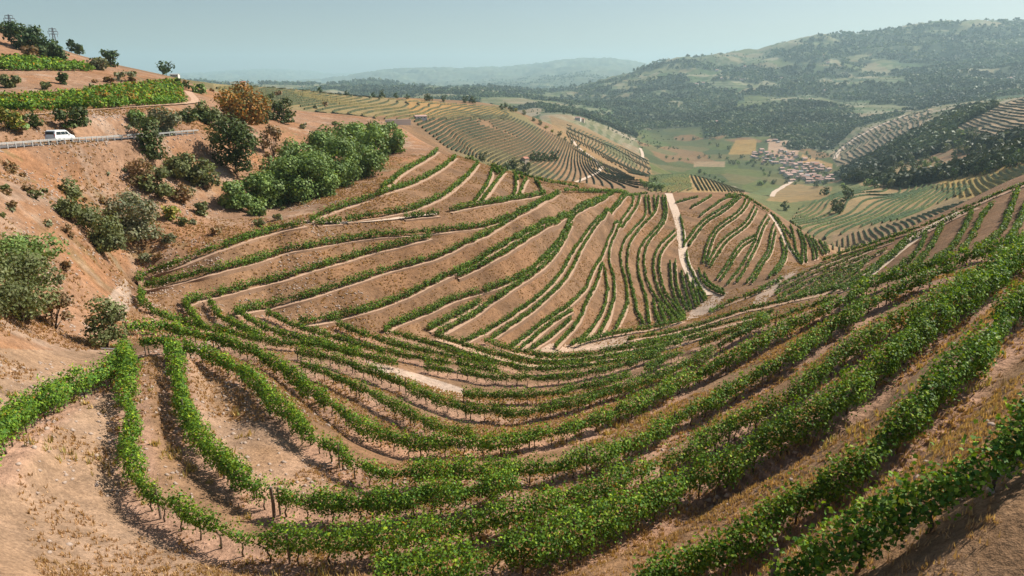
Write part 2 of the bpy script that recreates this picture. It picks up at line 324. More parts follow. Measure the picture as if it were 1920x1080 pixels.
 ('t1', None, [(1735,438),(1733,450),(1724,463),(1715,477),(1703,486),(1687,495),(1668,510)]),
 ('t2', None, [(1767,420),(1760,433),(1751,448),(1743,463),(1733,478),(1722,489),(1710,499)]),
 ('t3', None, [(1823,392),(1818,402),(1812,417),(1803,437),(1792,453),(1780,466),(1762,479),(1750,487)]),
 ('t4', None, [(1862,378),(1848,390),(1839,407),(1831,423),(1822,442),(1812,457),(1801,468)]),
 ('t5', None, [(1909,352),(1903,370),(1895,392),(1888,412),(1880,428),(1867,442),(1847,455),(1828,463)]),
 ('t6', None, [(1927,372),(1918,400),(1910,420),(1900,437),(1888,448)]),
 ('L1', None, [(-40,850),(-10,825),(30,783),(90,745),(150,718),(200,700),(228,668),(232,655)]),
]
CTRL = []   # ground sightings: u, v, horizontal metres
def ctl(*a):
    for t in a: CTRL.append(t)
# near left slope and hillside with the road
ctl((-60,1075,21),(100,1078,22.5),(250,1078,23.5),(-60,880,30),(60,880,32),(150,850,34),(-60,800,33),(30,810,35.5),(150,745,42),(225,720,47),
    (380,720,47),(430,800,40),(550,870,33),(100,690,50),(0,690,45),(200,655,60),(60,620,58),(-60,620,50),(150,570,72),(0,520,66),(-60,520,60),
    (200,470,92),(100,430,84),(0,400,80),(-80,400,72),(130,380,95),(300,420,112),(260,360,122),(400,400,128),(430,370,135),(500,390,140),(300,320,135),
    (0,330,100),(-80,290,92),(0,277,112),(118,268,120),(240,262,130),(330,250,145),(440,325,142),(560,360,148),(640,340,160),(740,290,196),(780,270,215),
    (450,240,190),(540,240,215),(640,232,250),(720,228,300),(760,240,262),
    (0,215,150),(120,210,160),(345,190,205),(0,170,185),(200,160,215),(330,155,250),(0,130,215),(190,126,255),
    (0,85,285),(100,105,295),(200,125,310),(300,142,330))
CREST = [(-60,25,330),(0,52,330),(60,72,335),(130,98,345),(200,117,350),(260,130,365),(320,142,390),(380,152,430),(430,158,470)]
ctl(*CREST)
# field ridge on the left middle and the terraced hillside below it
ctl((400,172,380),(470,190,400),(560,210,380),(480,165,520),(560,172,560),(640,180,600),(760,192,640),(860,196,680),(950,206,720),
    (600,195,470),(700,205,480),(700,222,400),(800,215,480),(900,215,600),
    (800,235,430),(860,262,420),(880,285,430),(930,298,440),(1000,330,440),(1060,345,450),(1120,352,470),(1170,350,500),(1215,348,540),
    (900,240,520),(980,262,540),(1040,300,540),(1100,320,560),(1160,330,620),(980,225,700),(1050,255,720),(1100,285,740),(1150,308,760),(1200,325,820),
    (1060,235,1000),(1110,250,1050),(1160,275,1080),(1208,298,1100))
for a in ((480,161,540),(560,167,590),(640,176,640),(760,184,690),(860,189,720),(950,200,760)): ctl(a)
# knoll and valley floor, village
ctl((1225,338,560),(1290,326,600),(1350,345,640),(1230,355,500),(1300,356,500),(1370,358,560))
HV = 158.0
for (u, v) in ((1250,300),(1220,320),(1350,320),(1300,270),(1250,262),(1400,340),(1480,330),(1560,330),(1420,362),(1500,360),(1450,385),(1560,350),(1480,300),(1430,300),(1380,290),(1530,312)):
    a, s = sight(u, v); ctl((u, v, float(HV / -s)))
# amphitheatre of vines on the right
ctl((1470,405,520),(1490,425,430),(1530,440,380),(1500,395,560),(1560,375,560),(1620,360,600),(1560,410,470),(1620,400,480),(1700,385,470),(1740,390,440),
    (1545,462,330),(1600,455,310),(1650,440,320),(1700,420,330),(1740,405,340),(1560,432,400),(1640,420,400),(1780,385,390),(1850,360,380),(1920,325,390),(1960,310,390),
    (1680,368,600),(1760,350,560),(1840,335,540),(1900,318,520),(1800,368,430))
# forested spurs on the right
ctl((1600,335,850),(1640,345,720),(1650,310,1000),(1700,335,680),(1720,290,980),(1800,310,720),(1860,300,640),(1920,290,560),(1960,285,540),(1760,250,1150),(1800,222,1250),(1700,262,1150),
    (1860,250,900),(1840,215,1120),(1920,190,1200),(1960,175,1200),(1920,230,950),(1790,245,1050),(1560,300,1400),(1560,282,1700),(1620,245,1800),(1690,222,1850),(1745,208,1850),(1650,275,1350),(1700,240,1500),(1740,215,1650))
# mountain across the valley
ctl((1200,240,2200),(1150,215,2400),(1250,245,2000),(1330,245,1950),(1400,262,1800),(1480,262,1750),(1540,270,1800),(1100,200,2600),(1050,190,2900),(1000,185,3100),
    (1350,200,2700),(1450,190,2700),(1560,200,2500),(1650,185,2700),(1500,215,2250),(1760,190,2500),(1850,170,2600),(1250,190,2900),(1200,165,3300),(1150,165,3600),(1400,160,3400),
    (1550,140,3600),(1700,130,3700),(1850,120,3800),(1960,150,3000),(1300,140,3900),(1450,110,4300),(1600,95,4500),(1750,80,4700),(1900,85,4700))
MT = [(1120,158,4300),(1180,140,4500),(1240,117,4700),(1330,110,4800),(1400,96,4900),(1450,83,5000),(1540,67,5100),(1600,71,5200),(1660,62,5200),(1720,52,5300),(1760,50,5300),(1800,42,5400),(1840,42,5400),(1900,50,5500),(1980,45,5500)]
ctl(*MT)
# far ranges
FAR1 = [(640,148,12000),(720,136,12000),(800,132,12000),(900,132,12000),(960,130,12000),(1020,122,12000),(1080,117,12000),(1140,113,12500),(1200,124,13000),(1260,132,13000)]
ctl(*FAR1)
for (u, v, r) in FAR1: ctl((u, v + 22, 9500), (u, 172, 6500))
ctl((700,152,5200),(655,163,5000),(760,166,5000),(780,168,4200),(860,168,4200),(950,172,4000),(1040,178,3700),(820,174,3000),(900,180,2600),(980,188,2300),(1020,205,1900),(1080,215,1700),(1130,235,1600),(1000,215,1400),(700,172,3500),(600,165,5000),(500,163,5000),(400,160,5000),(200,160,5000),(0,160,5000))
FAR2 = [(-100,146,18000),(100,146,18000),(380,142,18000),(440,138,18000),(510,135,18000),(560,141,18000),(640,144,18000),(800,147,18000),(1300,147,19000),(1600,147,19000),(1900,147,19000)]
ctl(*FAR2)
behind = []
for lst, k, dT in ((CREST,1.5,0.06),(FAR1,1.35,0.012),(MT,1.4,0.045),(FAR2,1.5,0.004)):
    for (u, v, r) in lst:
        a, s = sight(u, v); behind.append((float(a), math.log(r * k), float(s) - dT))
for (u, v, r) in ((480,161,800),(560,167,850),(640,176,900),(760,184,950),(860,189,1000),(950,200,1000)):
    a, s = sight(u, v); behind.append((float(a), math.log(r * 1.4), float(s) - 0.05))
# ------------------------------------------------------------------ hillside fit (thin plate through the sightings)
def dens(pts, step=16.0):
    P = np.array(pts, float); out = [P[0]]
    for a, b in zip(P[:-1], P[1:]):
        n = max(1, int(np.hypot(*(b - a)) / step))
        for k in range(1, n + 1): out.append(a + (b - a) * k / n)
    return np.array(out)
def smooth_line(pts, step=4.0, it=3):
    P = dens(pts, step)
    for _ in range(it):
        Q = P.copy(); Q[1:-1] = 0.25 * P[:-2] + 0.5 * P[1:-1] + 0.25 * P[2:]; P = Q
    return P
XA, XR, TT = [], [], []; UPK0 = {'F1': .72, 'F2': .80}
CH = 0.95                         # canopy centre above its ground
for key, H, pts in ROWS:
    if H is None: continue
    for u, v in dens(pts, 26.0):
        h = H * fx(u) if key[0] in 'FQR' or key in ('h2', 'i', 'j', 'h') else H
        a, s = sight(u, v); r = h / -s
        XA.append(a); XR.append(math.log(r)); TT.append(-(h + UPK0.get(key, CH)) / r)
for u, v, r in CTRL:
    a, s = sight(u, v); XA.append(float(a)); XR.append(math.log(r)); TT.append(float(s))
for a, lr, s in behind: XA.append(a); XR.append(lr); TT.append(s)
# back of crests that hide ground: drops between the bank and the hills behind
ctl2 = [(826,277,205),(856,292,212),(897,302,215),(922,315,212),(947,319,212),(966,324,210),(988,331,208),(1010,337,205),(1035,343,206),(1060,348,208),(1085,351,212),(1132,357,225),(1165,360,255),(1200,362,285),(1230,363,305),
        (1258,363,318),(1308,368,328),(1350,368,338),(1400,368,340),(1420,382,335),(1445,398,326),(1480,418,312),(1500,430,303),(1530,445,292),(1555,457,284)]
for (u, v, r) in ctl2:
    a, s = sight(u, v); XA.append(float(a)); XR.append(math.log(r)); TT.append(float(s))
for (u, v, r) in ((855,294,280),(900,303,285),(950,320,285),(1000,334,280),(1060,348,285),(1130,357,300),(1200,362,360),(1260,364,400),(1320,368,420),(1390,368,440),(1440,396,400),(1500,430,360),
                  (1560,460,320),(1600,466,215),(1700,433,240),(1800,392,260),(1900,350,275)):
    a, s = sight(u, v); XA.append(float(a)); XR.append(math.log(r)); TT.append(float(s) - 0.035)
for az in (-60, -50, 50, 60):    # beyond the frame: carry on gently
    for r, t in ((8, -0.9), (40, -0.4 if az > 0 else -0.33), (150, -0.12), (500, -0.1), (2000, -0.07), (8000, -0.01)):
        XA.append(R(az)); XR.append(math.log(r)); TT.append(t)
for az in (-30, -10, 10, 30): XA.append(R(az)); XR.append(math.log(6.0)); TT.append(-1.55)
for az in (-30, 0, 30): XA.append(R(az)); XR.append(math.log(3.0)); TT.append(-2.9)
XA = np.array(XA); XR = np.array(XR); TT = np.array(TT)
WR = 0.42
def phi(d2):
    d2 = np.maximum(d2, 1e-12); return 0.5 * d2 * np.log(d2)
n = len(XA); Pq = np.stack([XA, XR * WR], 1)
D2 = ((Pq[:, None] - Pq[None]) ** 2).sum(2)
A = np.zeros((n + 3, n + 3)); A[:n, :n] = phi(D2) + np.eye(n) * 8e-4
A[:n, n] = 1; A[:n, n+1:] = Pq; A[n, :n] = 1; A[n+1:, :n] = Pq.T
sol = np.linalg.solve(A, np.concatenate([TT, np.zeros(3)]))
def tps(a, lr):
    sh = a.shape; q = np.stack([a.ravel(), lr.ravel() * WR], 1); out = np.empty(len(q))
    for i in range(0, len(q), 4000):
        b = q[i:i+4000]; d2 = ((b[:, None] - Pq[None]) ** 2).sum(2)
        out[i:i+4000] = phi(d2) @ sol[:n] + sol[n] + b @ sol[n+1:]
    return out.reshape(sh)
CA = np.linspace(R(-64), R(64), 400); CR = np.linspace(math.log(2.0), math.log(22000), 560)
CT = tps(*np.meshgrid(CA, CR, indexing='ij'))
# value noise
def vnoise(x, y, seed=0):
    xi = np.floor(x).astype(np.int64); yi = np.floor(y).astype(np.int64); fx_ = x - xi; fy = y - yi
    fx_ = fx_*fx_*(3-2*fx_); fy = fy*fy*(3-2*fy)
    def h(a, b):
        v = (a * 374761393 + b * 668265263 + seed * 1442695) & 0x7fffffff
        v = ((v ^ (v >> 13)) * 1274126177) & 0x7fffffff
        return ((v ^ (v >> 16)) & 0xffff) / 65535.0
    return (h(xi, yi)*(1-fx_) + h(xi+1, yi)*fx_)*(1-fy) + (h(xi, yi+1)*(1-fx_) + h(xi+1, yi+1)*fx_)*fy
def fbm(x, y, oct=5, seed=0):
    s = 0; a = 0.5; t = 0
    for o in range(oct):
        s = s + a * vnoise(x * 2**o, y * 2**o, seed + o); t += a; a *= 0.55
    return s / t
def sstep(a, b, x): t = np.clip((x - a) / (b - a), 0, 1); return t*t*(3-2*t)
def T0(a, lr):                   # bilinear look-up of the fit
    i = np.clip((a - CA[0]) / (CA[1]-CA[0]), 0, len(CA)-1.001); j = np.clip((lr - CR[0]) / (CR[1]-CR[0]), 0, len(CR)-1.001)
    i0 = i.astype(int); j0 = j.astype(int); fi = i-i0; fj = j-j0
    return (CT[i0, j0]*(1-fi)*(1-fj) + CT[i0+1, j0]*fi*(1-fj) + CT[i0, j0+1]*(1-fi)*fj + CT[i0+1, j0+1]*fi*fj)
def height(a, r):                # metres relative to the camera
    z = T0(a, np.log(r)) * r
    x = r*np.sin(a); y = r*np.cos(a)
    z = z + sstep(20, 60, r) * (1-sstep(400, 900, r)) * (fbm(x/6, y/6, 4, 3) - .5) * 0.14
    m = sstep(1400, 3000, r)
    rid = 1 - np.abs(2*fbm(x/620, y/620, 5, 11) - 1)
    z = z + m * (rid - 0.78) * 215 * np.clip(r/5000, 0.35, 3.0) * 0.55 + m * (fbm(x/90, y/90, 4, 5) - .5) * 18
    z = z + sstep(500, 900, r) * (1-m) * (fbm(x/70, y/70, 4, 8) - .5) * 7
    return z
LG = np.linspace(math.log(4), math.log(19500), 2600)
def ground_at(u, v, up=0.0, rmin=4.0, rmax=24000.0):      # first hit of the sight line with the hillside
    a, s = sight(u, v); a = float(a); s = float(s)
    L = LG[(LG >= math.log(rmin)) & (LG <= math.log(rmax))]; r = np.exp(L)
    g = s * r - (height(np.full_like(r, a), r) + up)
    k = np.where(g <= 0)[0]
    if len(k) and k[0] > 0:
        i = k[0]; t = g[i-1] / (g[i-1] - g[i]); rr = r[i-1] + t * (r[i] - r[i-1])
    elif len(k): rr = r[0]
    else: rr = float(r[np.argmin(g / r)])
    z = float(height(np.array([a]), np.array([rr]))[0])
    return Vector((rr*math.sin(a), rr*math.cos(a), z + CZ))
def zat(x, y):
    a = np.arctan2(x, y); r = np.hypot(x, y); return height(a, r) + CZ
# ------------------------------------------------------------------ rows laid on the hillside
def to_world(pts, up=CH, step=5.0, rmin=4, rmax=420):
    L = smooth_line(pts, step, 3)
    W3 = np.array([tuple(ground_at(u, v, up, rmin, rmax)) for u, v in L])
    # keep the longest stretch without a jump over a crest, then even out along the ground
    rr = np.hypot(W3[:, 0], W3[:, 1]); jump = np.abs(np.diff(np.log(rr))) > 0.10
    cuts = np.concatenate(([0], np.where(jump)[0] + 1, [len(W3)])); k = int(np.argmax(np.diff(cuts)))
    W3 = W3[cuts[k]:cuts[k+1]]
    if len(W3) < 2: return None
    for _ in range(4):
        Q = W3.copy(); Q[1:-1] = 0.25*W3[:-2] + 0.5*W3[1:-1] + 0.25*W3[2:]; W3 = Q
    seg = np.hypot(*(W3[1:, :2] - W3[:-1, :2]).T); s = np.concatenate(([0], np.cumsum(seg)))
    m = max(2, int(s[-1] / 0.5)); t = np.linspace(0, s[-1], m)
    x = np.interp(t, s, W3[:, 0]); y = np.interp(t, s, W3[:, 1])
    return np.stack([x, y, zat(x, y)], 1), t
RW = {}; UPK = {'F1': .72, 'F2': .80}
for key, H, pts in ROWS:
    if key in ('F1','F2','F3','Q','R3','h2'):      # the rows run on past the right edge of the photo
        (a0_, b0_), (a1_, b1_) = pts[-3], pts[-1]; k_ = 170.0/max(a1_-a0_, 1); pts = pts + [(a1_+(a1_-a0_)*k_*f_, b1_+(b1_-b0_)*k_*f_*.9) for f_ in (.33, .66, 1)]
    _w = to_world(pts, UPK.get(key, CH))
    if _w is not None and _w[1][-1] > 3: RW[key] = _w
# ------------------------------------------------------------------ the hillside as one sheet
GA = np.concatenate([np.radians(np.linspace(-64, -41, 30, endpoint=False)), np.radians(np.linspace(-41, 41, 821)), np.radians(np.linspace(41.8, 64, 29))])
GR = np.exp(np.concatenate([np.linspace(math.log(3.0), math.log(420), 860, endpoint=False), np.linspace(math.log(420), math.log(20000), 560)]))
AG, RG = np.meshgrid(GA, GR, indexing='ij')
ZG = height(AG, RG)
# level the strip each near row stands on
from mathutils.kdtree import KDTree
near_keys = [k for k in RW if k[0] in 'FQRL']
samp = np.concatenate([RW[k][0] for k in near_keys if k != 'F1'])
kd = KDTree(len(samp))
for i, p in enumerate(samp): kd.insert((p[0], p[1], 0), i)
kd.balance()
XG = RG * np.sin(AG); YG = RG * np.cos(AG)
dist_row = np.full(AG.shape, 9.0)
ia, ir = np.where((RG < 125) & (RG > 6) & (np.abs(AG) < R(42)))
xs = XG[ia, ir]; ys = YG[ia, ir]
# cheap reject by hashing
cell = set((int(p[0] // 2), int(p[1] // 2)) for p in samp)
cell = set((a+i, b+j) for a, b in cell for i in (-1, 0, 1) for j in (-1, 0, 1))
for k in range(len(ia)):
    if (int(xs[k] // 2), int(ys[k] // 2)) not in cell: continue
    _, i, d = kd.find((xs[k], ys[k], 0))
    if d < 2.2:
        q = ia[k], ir[k]; dist_row[q] = d
        w = 1 - min(max((d - 0.55) / 1.25, 0), 1); w = w*w*(3-2*w)
        ZG[q] += ((samp[i, 2] - CZ) - 0.02 - ZG[q]) * w * 0.9
# a level shelf for the hill road
ROADP, _t = to_world([(-90,284),(-40,279),(0,276),(60,271),(118,267),(180,263),(240,259),(300,254),(350,250)], up=0, rmin=70, rmax=200)
ia, ir = np.where((RG > 70) & (RG < 190) & (AG < R(-18)) & (AG > R(-46)))
xs, ys = XG[ia, ir], YG[ia, ir]; best = np.full(len(ia), 1e9); bi = np.zeros(len(ia), int)
for k in range(0, len(ROADP), 2):
    d2 = (xs-ROADP[k, 0])**2 + (ys-ROADP[k, 1])**2; m = d2 < best; best[m] = d2[m]; bi[m] = k
wr = 1 - sstep(2.6, 5.5, np.sqrt(best)); ZG[ia, ir] += (ROADP[bi, 2] - CZ - .06 - ZG[ia, ir]) * wr
UG, VG = project(AG, RG, ZG)
def inpoly(U, V, poly):
    c = np.zeros(U.shape, bool); n_ = len(poly); j = n_ - 1
    for i in range(n_):
        x1, y1 = poly[i]; x2, y2 = poly[j]
        if y1 != y2: c ^= ((y1 > V) != (y2 > V)) & (U < (x2-x1)*(V-y1)/(y2-y1) + x1)
        j = i
    return c
C = np.zeros(AG.shape + (3,)); C[:] = (0.245, 0.145, 0.080)
stk = fbm((XG*.8+YG*.6)/2.2, (YG*.8-XG*.6)/14, 4, 15)[..., None]; C *= .88+.22*sstep(.38, .64, stk)
def paint(mask, c, k=1.0):
    k = (mask * k)[..., None]; C[:] = C * (1-k) + np.array(c) * k
nz = fbm(XG/14, YG/14, 5, 21); nz2 = fbm(XG/3.1, YG/3.1, 4, 31); nzb = fbm(XG/45, YG/45, 4, 41)
near = RG < 420
left = sstep(0, 60, (430 + (VG-430)*-0.9) - UG)           # stony slope left of the terraces
left = np.where((VG < 560), sstep(-20, 40, np.interp(VG, [100, 300, 345, 410, 440, 480, 520, 560], [900, 800, 720, 560, 440, 330, 230, 235]) - UG), sstep(-20, 30, 235-UG)) * near
paint(left, (0.315, 0.185, 0.11)); paint(left * sstep(.5, .62, nz), (0.33, 0.17, 0.085), .8); paint(left * sstep(.56, .7, nz2), (0.42, 0.30, 0.215), .6)
paint(left * sstep(.60, .72, nz) * (nz2 > .5), (0.17, 0.14, 0.06), .5)
bl = near * inpoly(UG, VG, [(-400,640),(200,660),(230,730),(235,900),(330,1000),(480,1200),(-500,1500)])
paint(bl, (0.33, 0.215, 0.135)); paint(bl * sstep(.48, .65, nz), (0.33, 0.205, 0.12), .7)
fg = near * (RG < 60) * (UG > 900) * (VG > 560)
paint(fg, (0.31, 0.18, 0.092), .8); paint(fg * sstep(.5, .62, nz2), (0.36, 0.22, 0.125), .6)
cen = near * inpoly(UG, VG, [(340,660),(480,720),(560,800),(700,900),(480,960),(330,820)])
paint(cen, (0.38, 0.245, 0.155), .9); paint(cen * sstep(.5, .6, nz), (0.36, 0.21, 0.105), .7)
# bare soil on the levelled strips
paint(near * (1 - sstep(0.5, 1.25, dist_row + (nz2-.5)*.7)), (0.42, 0.25, 0.165), .85)
for pol in ([(1285,600),(1298,580),(1330,560),(1345,548),(1366,548),(1345,572),(1318,592),(1300,600)], [(1408,572),(1425,545),(1448,526),(1468,517),(1458,545),(1440,562),(1425,574)],
            [(1470,520),(1478,510),(1500,502),(1488,516),(1474,524)], [(1085,650),(1130,638),(1180,628),(1180,642),(1130,652),(1090,656)], [(950,650),(1000,643),(1060,645),(1080,650),(1180,645),(1120,656),(1040,661),(975,655)],
            [(685,676),(745,690),(800,706),(868,728),(868,746),(815,733),(760,715),(700,694)], [(200,560),(235,520),(250,560),(235,600),(200,600)]):
    paint(near * inpoly(UG, VG, pol), (0.48, 0.36, 0.27), .9)
# left hill fields
for pol, c in (([(-80,106),(60,108),(200,120),(190,130),(-80,130)], (0.22,0.16,0.07)), ([(-80,186),(120,178),(330,152),(350,186),(200,200),(-80,206)], (0.25,0.17,0.07))):
    paint(near * inpoly(UG, VG, pol), c, .8)
# far side of the gully: terraced hills
mid = (RG > 330) * (RG < 1300)
wv = ZG + (fbm(XG/60, YG/60, 3, 50)-.5)*5
paint(mid, (0.215, 0.135, 0.075)); paint(mid * sstep(.5, .6, nzb), (0.25, 0.155, 0.085), .8); paint(mid * sstep(.56, .66, fbm(XG/90, YG/90, 4, 61)), (0.16, 0.15, 0.07), .8)
for pol, c, k in (([(400,140),(640,172),(760,190),(770,215),(600,222),(480,200),(400,180)], (0.25,0.20,0.095), .8), ([(760,184),(950,204),(955,214),(770,216)], (0.36,0.22,0.08), .7),
               ([(1040,240),(1100,262),(1190,320),(1225,345),(1150,330),(1090,290)], (0.36,0.20,0.07), .7), ([(1060,235),(1210,298),(1215,325),(1130,285)], (0.30,0.20,0.11), .7),
               ([(1215,322),(1360,320),(1390,360),(1215,360)], (0.32,0.22,0.10), .9), ([(1460,330),(1920,290),(1920,345),(1560,480),(1460,420)], (0.27,0.20,0.10), .85),
               ([(1740,330),(1960,300),(1960,345),(1800,375)], (0.40,0.27,0.09), .8), ([(1560,440),(1660,425),(1760,395),(1800,400),(1650,470),(1560,470)], (0.30,0.20,0.11), .9)):
    paint(mid * inpoly(UG, VG, pol), c, k)
# fields on the valley floor and the mountain: a patchwork of plots
def patchwork(X, Y, size, seed):
    gx = np.floor(X/size).astype(int); gy = np.floor(Y/size).astype(int); best = np.full(X.shape, 1e9); idn = np.zeros(X.shape)
    for i in (-1, 0, 1):
        for j in (-1, 0, 1):
            cx = gx+i; cy = gy+j; hx = vnoise(cx*1.0, cy*1.0, seed); hy = vnoise(cx*1.0+.0, cy*1.0, seed+9)
            d = (X-(cx+hx)*size)**2 + (Y-(cy+hy)*size)**2; m = d < best; best = np.where(m, d, best); idn = np.where(m, vnoise(cx*1.0, cy*1.0, seed+17), idn)
    return idn
far = RG > 880
pa = patchwork(XG + 40*fbm(XG/200, YG/200, 3, 5), YG*0.6, 85, 71); pal = .85*np.array([(0.085,0.12,0.045),(0.13,0.145,0.055),(0.21,0.19,0.10),(0.075,0.105,0.05),(0.26,0.20,0.12),(0.11,0.13,0.06),(0.17,0.165,0.08),(0.30,0.25,0.17)])
fc = pal[np.clip((pa*8).astype(int), 0, 7)]; fk = far[..., None] * 1.0
C = C*(1-fk) + fc*fk
flat = (RG > 820) * (RG < 2100) * inpoly(UG, VG, [(1190,240),(1330,232),(1420,250),(1560,290),(1620,330),(1500,400),(1420,400),(1380,350),(1220,325),(1200,290)])
fp = patchwork(XG, YG*0.7, 60, 91); pf = .60*np.array([(0.12,0.16,0.04),(0.15,0.18,0.05),(0.09,0.12,0.04),(0.20,0.18,0.07),(0.13,0.15,0.05),(0.30,0.18,0.08)])
fk = (flat * .95)[..., None]; C = C*(1-fk) + pf[np.clip((fp*6).astype(int), 0, 5)]*fk
for pol, c in (([(1440,372),(1470,345),(1560,348),(1600,365),(1530,375)], (0.28,0.18,0.085)), ([(1380,262),(1420,262),(1415,290),(1365,290)], (0.30,0.19,0.06)), ([(1440,262),(1460,250),(1500,280),(1490,300),(1440,290)], (0.38,0.25,0.17)),
               ([(1430,378),(1560,372),(1560,392),(1440,398)], (0.09,0.15,0.04)), ([(1300,303),(1360,303),(1358,313),(1300,313)], (0.27,0.19,0.11)), ([(1505,290),(1560,308),(1560,322),(1500,305)], (0.40,0.24,0.10))):
    paint((RG > 800)*(RG < 2100)*inpoly(UG, VG, pol), c, .9)
# terraced stripes on the mountain plots
st = (np.sin(wv*2*math.pi/9.0) > 0.2) * far * (fbm(XG/300, YG/300, 3, 77) > .42) * (~(flat > 0)) * (RG < 7000)
paint(st, (0.27, 0.235, 0.16), .5)
spur = (RG > 1200) * inpoly(UG, VG, [(1555,290),(1610,250),(1680,222),(1750,203),(1745,222),(1690,262),(1640,300),(1570,312)])
paint(spur, (0.36, 0.25, 0.16), .8); paint(spur * (np.sin(ZG*2*math.pi/7.0) > .0), (0.13, 0.12, 0.07), .75)
hil = (RG > 800) * (RG < 1500) * inpoly(UG, VG, [(1775,250),(1800,225),(1860,200),(1960,170),(1960,250),(1840,262)])
paint(hil, (0.38, 0.27, 0.17), .9); paint(hil * (np.sin(ZG*2*math.pi/5.0) > .1), (0.14, 0.12, 0.07), .75)
paint((RG > 430)*(RG < 1500)*inpoly(UG, VG, [(1395,366),(1440,352),(1600,340),(1620,350),(1500,392),(1470,425),(1440,400)]), (0.105, 0.13, 0.05), .85)
paint((RG > 430)*(RG < 1500)*inpoly(UG, VG, [(1436,376),(1470,346),(1560,350),(1555,372),(1480,380)]), (0.25, 0.165, 0.075), .85)
paint((RG > 235)*(RG < 480)*inpoly(UG, VG, [(1545,465),(1600,436),(1690,416),(1760,392),(1850,366),(1850,385),(1740,435),(1640,465),(1575,478)]), (0.33, 0.215, 0.115), .9)
paint((RG > 600)*(RG < 1400)*inpoly(UG, VG, [(1030,216),(1100,240),(1215,297),(1228,345),(1100,335),(1040,260)]), (0.235, 0.155, 0.078), .85)
paint((RG > 700)*(RG < 1400)*inpoly(UG, VG, [(1120,255),(1180,290),(1200,320),(1140,285)])*(nzb > .45), (0.10, 0.12, 0.05), .7)
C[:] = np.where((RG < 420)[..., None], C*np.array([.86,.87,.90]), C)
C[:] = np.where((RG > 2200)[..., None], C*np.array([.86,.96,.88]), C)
# woods
fn = fbm(XG/260, YG/260, 5, 101)
wood = np.zeros(AG.shape, bool)
wood |= (RG > 1700) * (RG < 9000) * (fn + .22*(fbm(XG/85, YG/85, 4, 303)-.5) > .50) * (~(flat > 0)) * (~(spur > 0))
for pol, a, b in (([(1140,175),(1260,160),(1380,170),(1380,215),(1320,238),(1160,246)], 2000, 3400), ([(1310,215),(1400,200),(1500,188),(1600,205),(1612,230),(1560,282),(1480,282),(1440,255),(1320,262)], 1650, 3000),
                  ([(1560,330),(1640,290),(1720,245),(1800,205),(1870,200),(1790,240),(1780,262),(1860,268),(1960,240),(1960,300),(1840,322),(1700,352),(1600,345)], 560, 1500),
                  ([(1440,100),(1660,66),(1920,50),(1920,130),(1700,120),(1650,95),(1500,125)], 3500, 9000), ([(1700,140),(1920,130),(1920,185),(1760,200),(1690,180)], 2300, 4300)):
    wood |= inpoly(UG, VG, pol) * (RG > a) * (RG < b) * (fbm(XG/60, YG/60, 4, 120) > (.36 if a > 1000 else .43))
paint(wood * (RG > 1600), (0.045, 0.066, 0.032), .9); paint(wood * (RG <= 1600), (0.075, 0.08, 0.04), .85)
paint((RG > 7000) * 1.0, (0.10, 0.12, 0.07), .8)
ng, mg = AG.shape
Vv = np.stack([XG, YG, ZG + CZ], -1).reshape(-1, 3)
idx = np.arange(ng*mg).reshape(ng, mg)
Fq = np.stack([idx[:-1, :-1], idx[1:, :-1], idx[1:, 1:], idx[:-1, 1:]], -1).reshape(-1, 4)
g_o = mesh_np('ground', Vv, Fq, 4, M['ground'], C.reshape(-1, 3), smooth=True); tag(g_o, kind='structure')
# ------------------------------------------------------------------ earth terraces under the far rows (level path with a cut edge)
def downhill(P):                 # unit horizontal normal pointing down the slope, per sample
    T_ = np.gradient(P[:, :2], axis=0); T_ /= np.linalg.norm(T_, axis=1)[:, None] + 1e-9
    Nn = np.stack([T_[:, 1], -T_[:, 0]], 1)
    za = zat(P[:, 0] + Nn[:, 0]*2, P[:, 1] + Nn[:, 1]*2); zb = zat(P[:, 0] - Nn[:, 0]*2, P[:, 1] - Nn[:, 1]*2)
    d = za - zb; k = np.ones(15)/15; d = np.convolve(np.pad(d, 7, mode='edge'), k, 'valid')
    return T_, Nn * np.where(d < 0, 1, -1)[:, None], np.abs(d)/4
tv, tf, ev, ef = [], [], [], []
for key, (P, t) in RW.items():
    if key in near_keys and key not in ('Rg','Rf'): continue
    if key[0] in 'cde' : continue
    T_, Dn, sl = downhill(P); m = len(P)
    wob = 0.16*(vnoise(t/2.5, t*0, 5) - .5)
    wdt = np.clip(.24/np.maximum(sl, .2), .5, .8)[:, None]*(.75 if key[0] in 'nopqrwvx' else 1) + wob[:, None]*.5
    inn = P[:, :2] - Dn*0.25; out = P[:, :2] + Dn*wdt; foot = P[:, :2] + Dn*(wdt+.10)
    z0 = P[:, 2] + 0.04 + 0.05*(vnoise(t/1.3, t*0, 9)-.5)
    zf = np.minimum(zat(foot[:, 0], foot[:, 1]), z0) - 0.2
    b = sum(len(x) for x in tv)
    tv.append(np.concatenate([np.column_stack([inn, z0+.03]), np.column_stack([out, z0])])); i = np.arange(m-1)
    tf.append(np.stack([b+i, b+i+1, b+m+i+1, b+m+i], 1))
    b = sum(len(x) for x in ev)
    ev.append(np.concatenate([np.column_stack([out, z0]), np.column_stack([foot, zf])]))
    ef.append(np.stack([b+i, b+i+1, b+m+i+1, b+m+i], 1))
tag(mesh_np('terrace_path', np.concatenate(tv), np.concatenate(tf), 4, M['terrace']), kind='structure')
tag(mesh_np('terrace_bank_edge', np.concatenate(ev), np.concatenate(ef), 4, M['riser']), kind='structure')
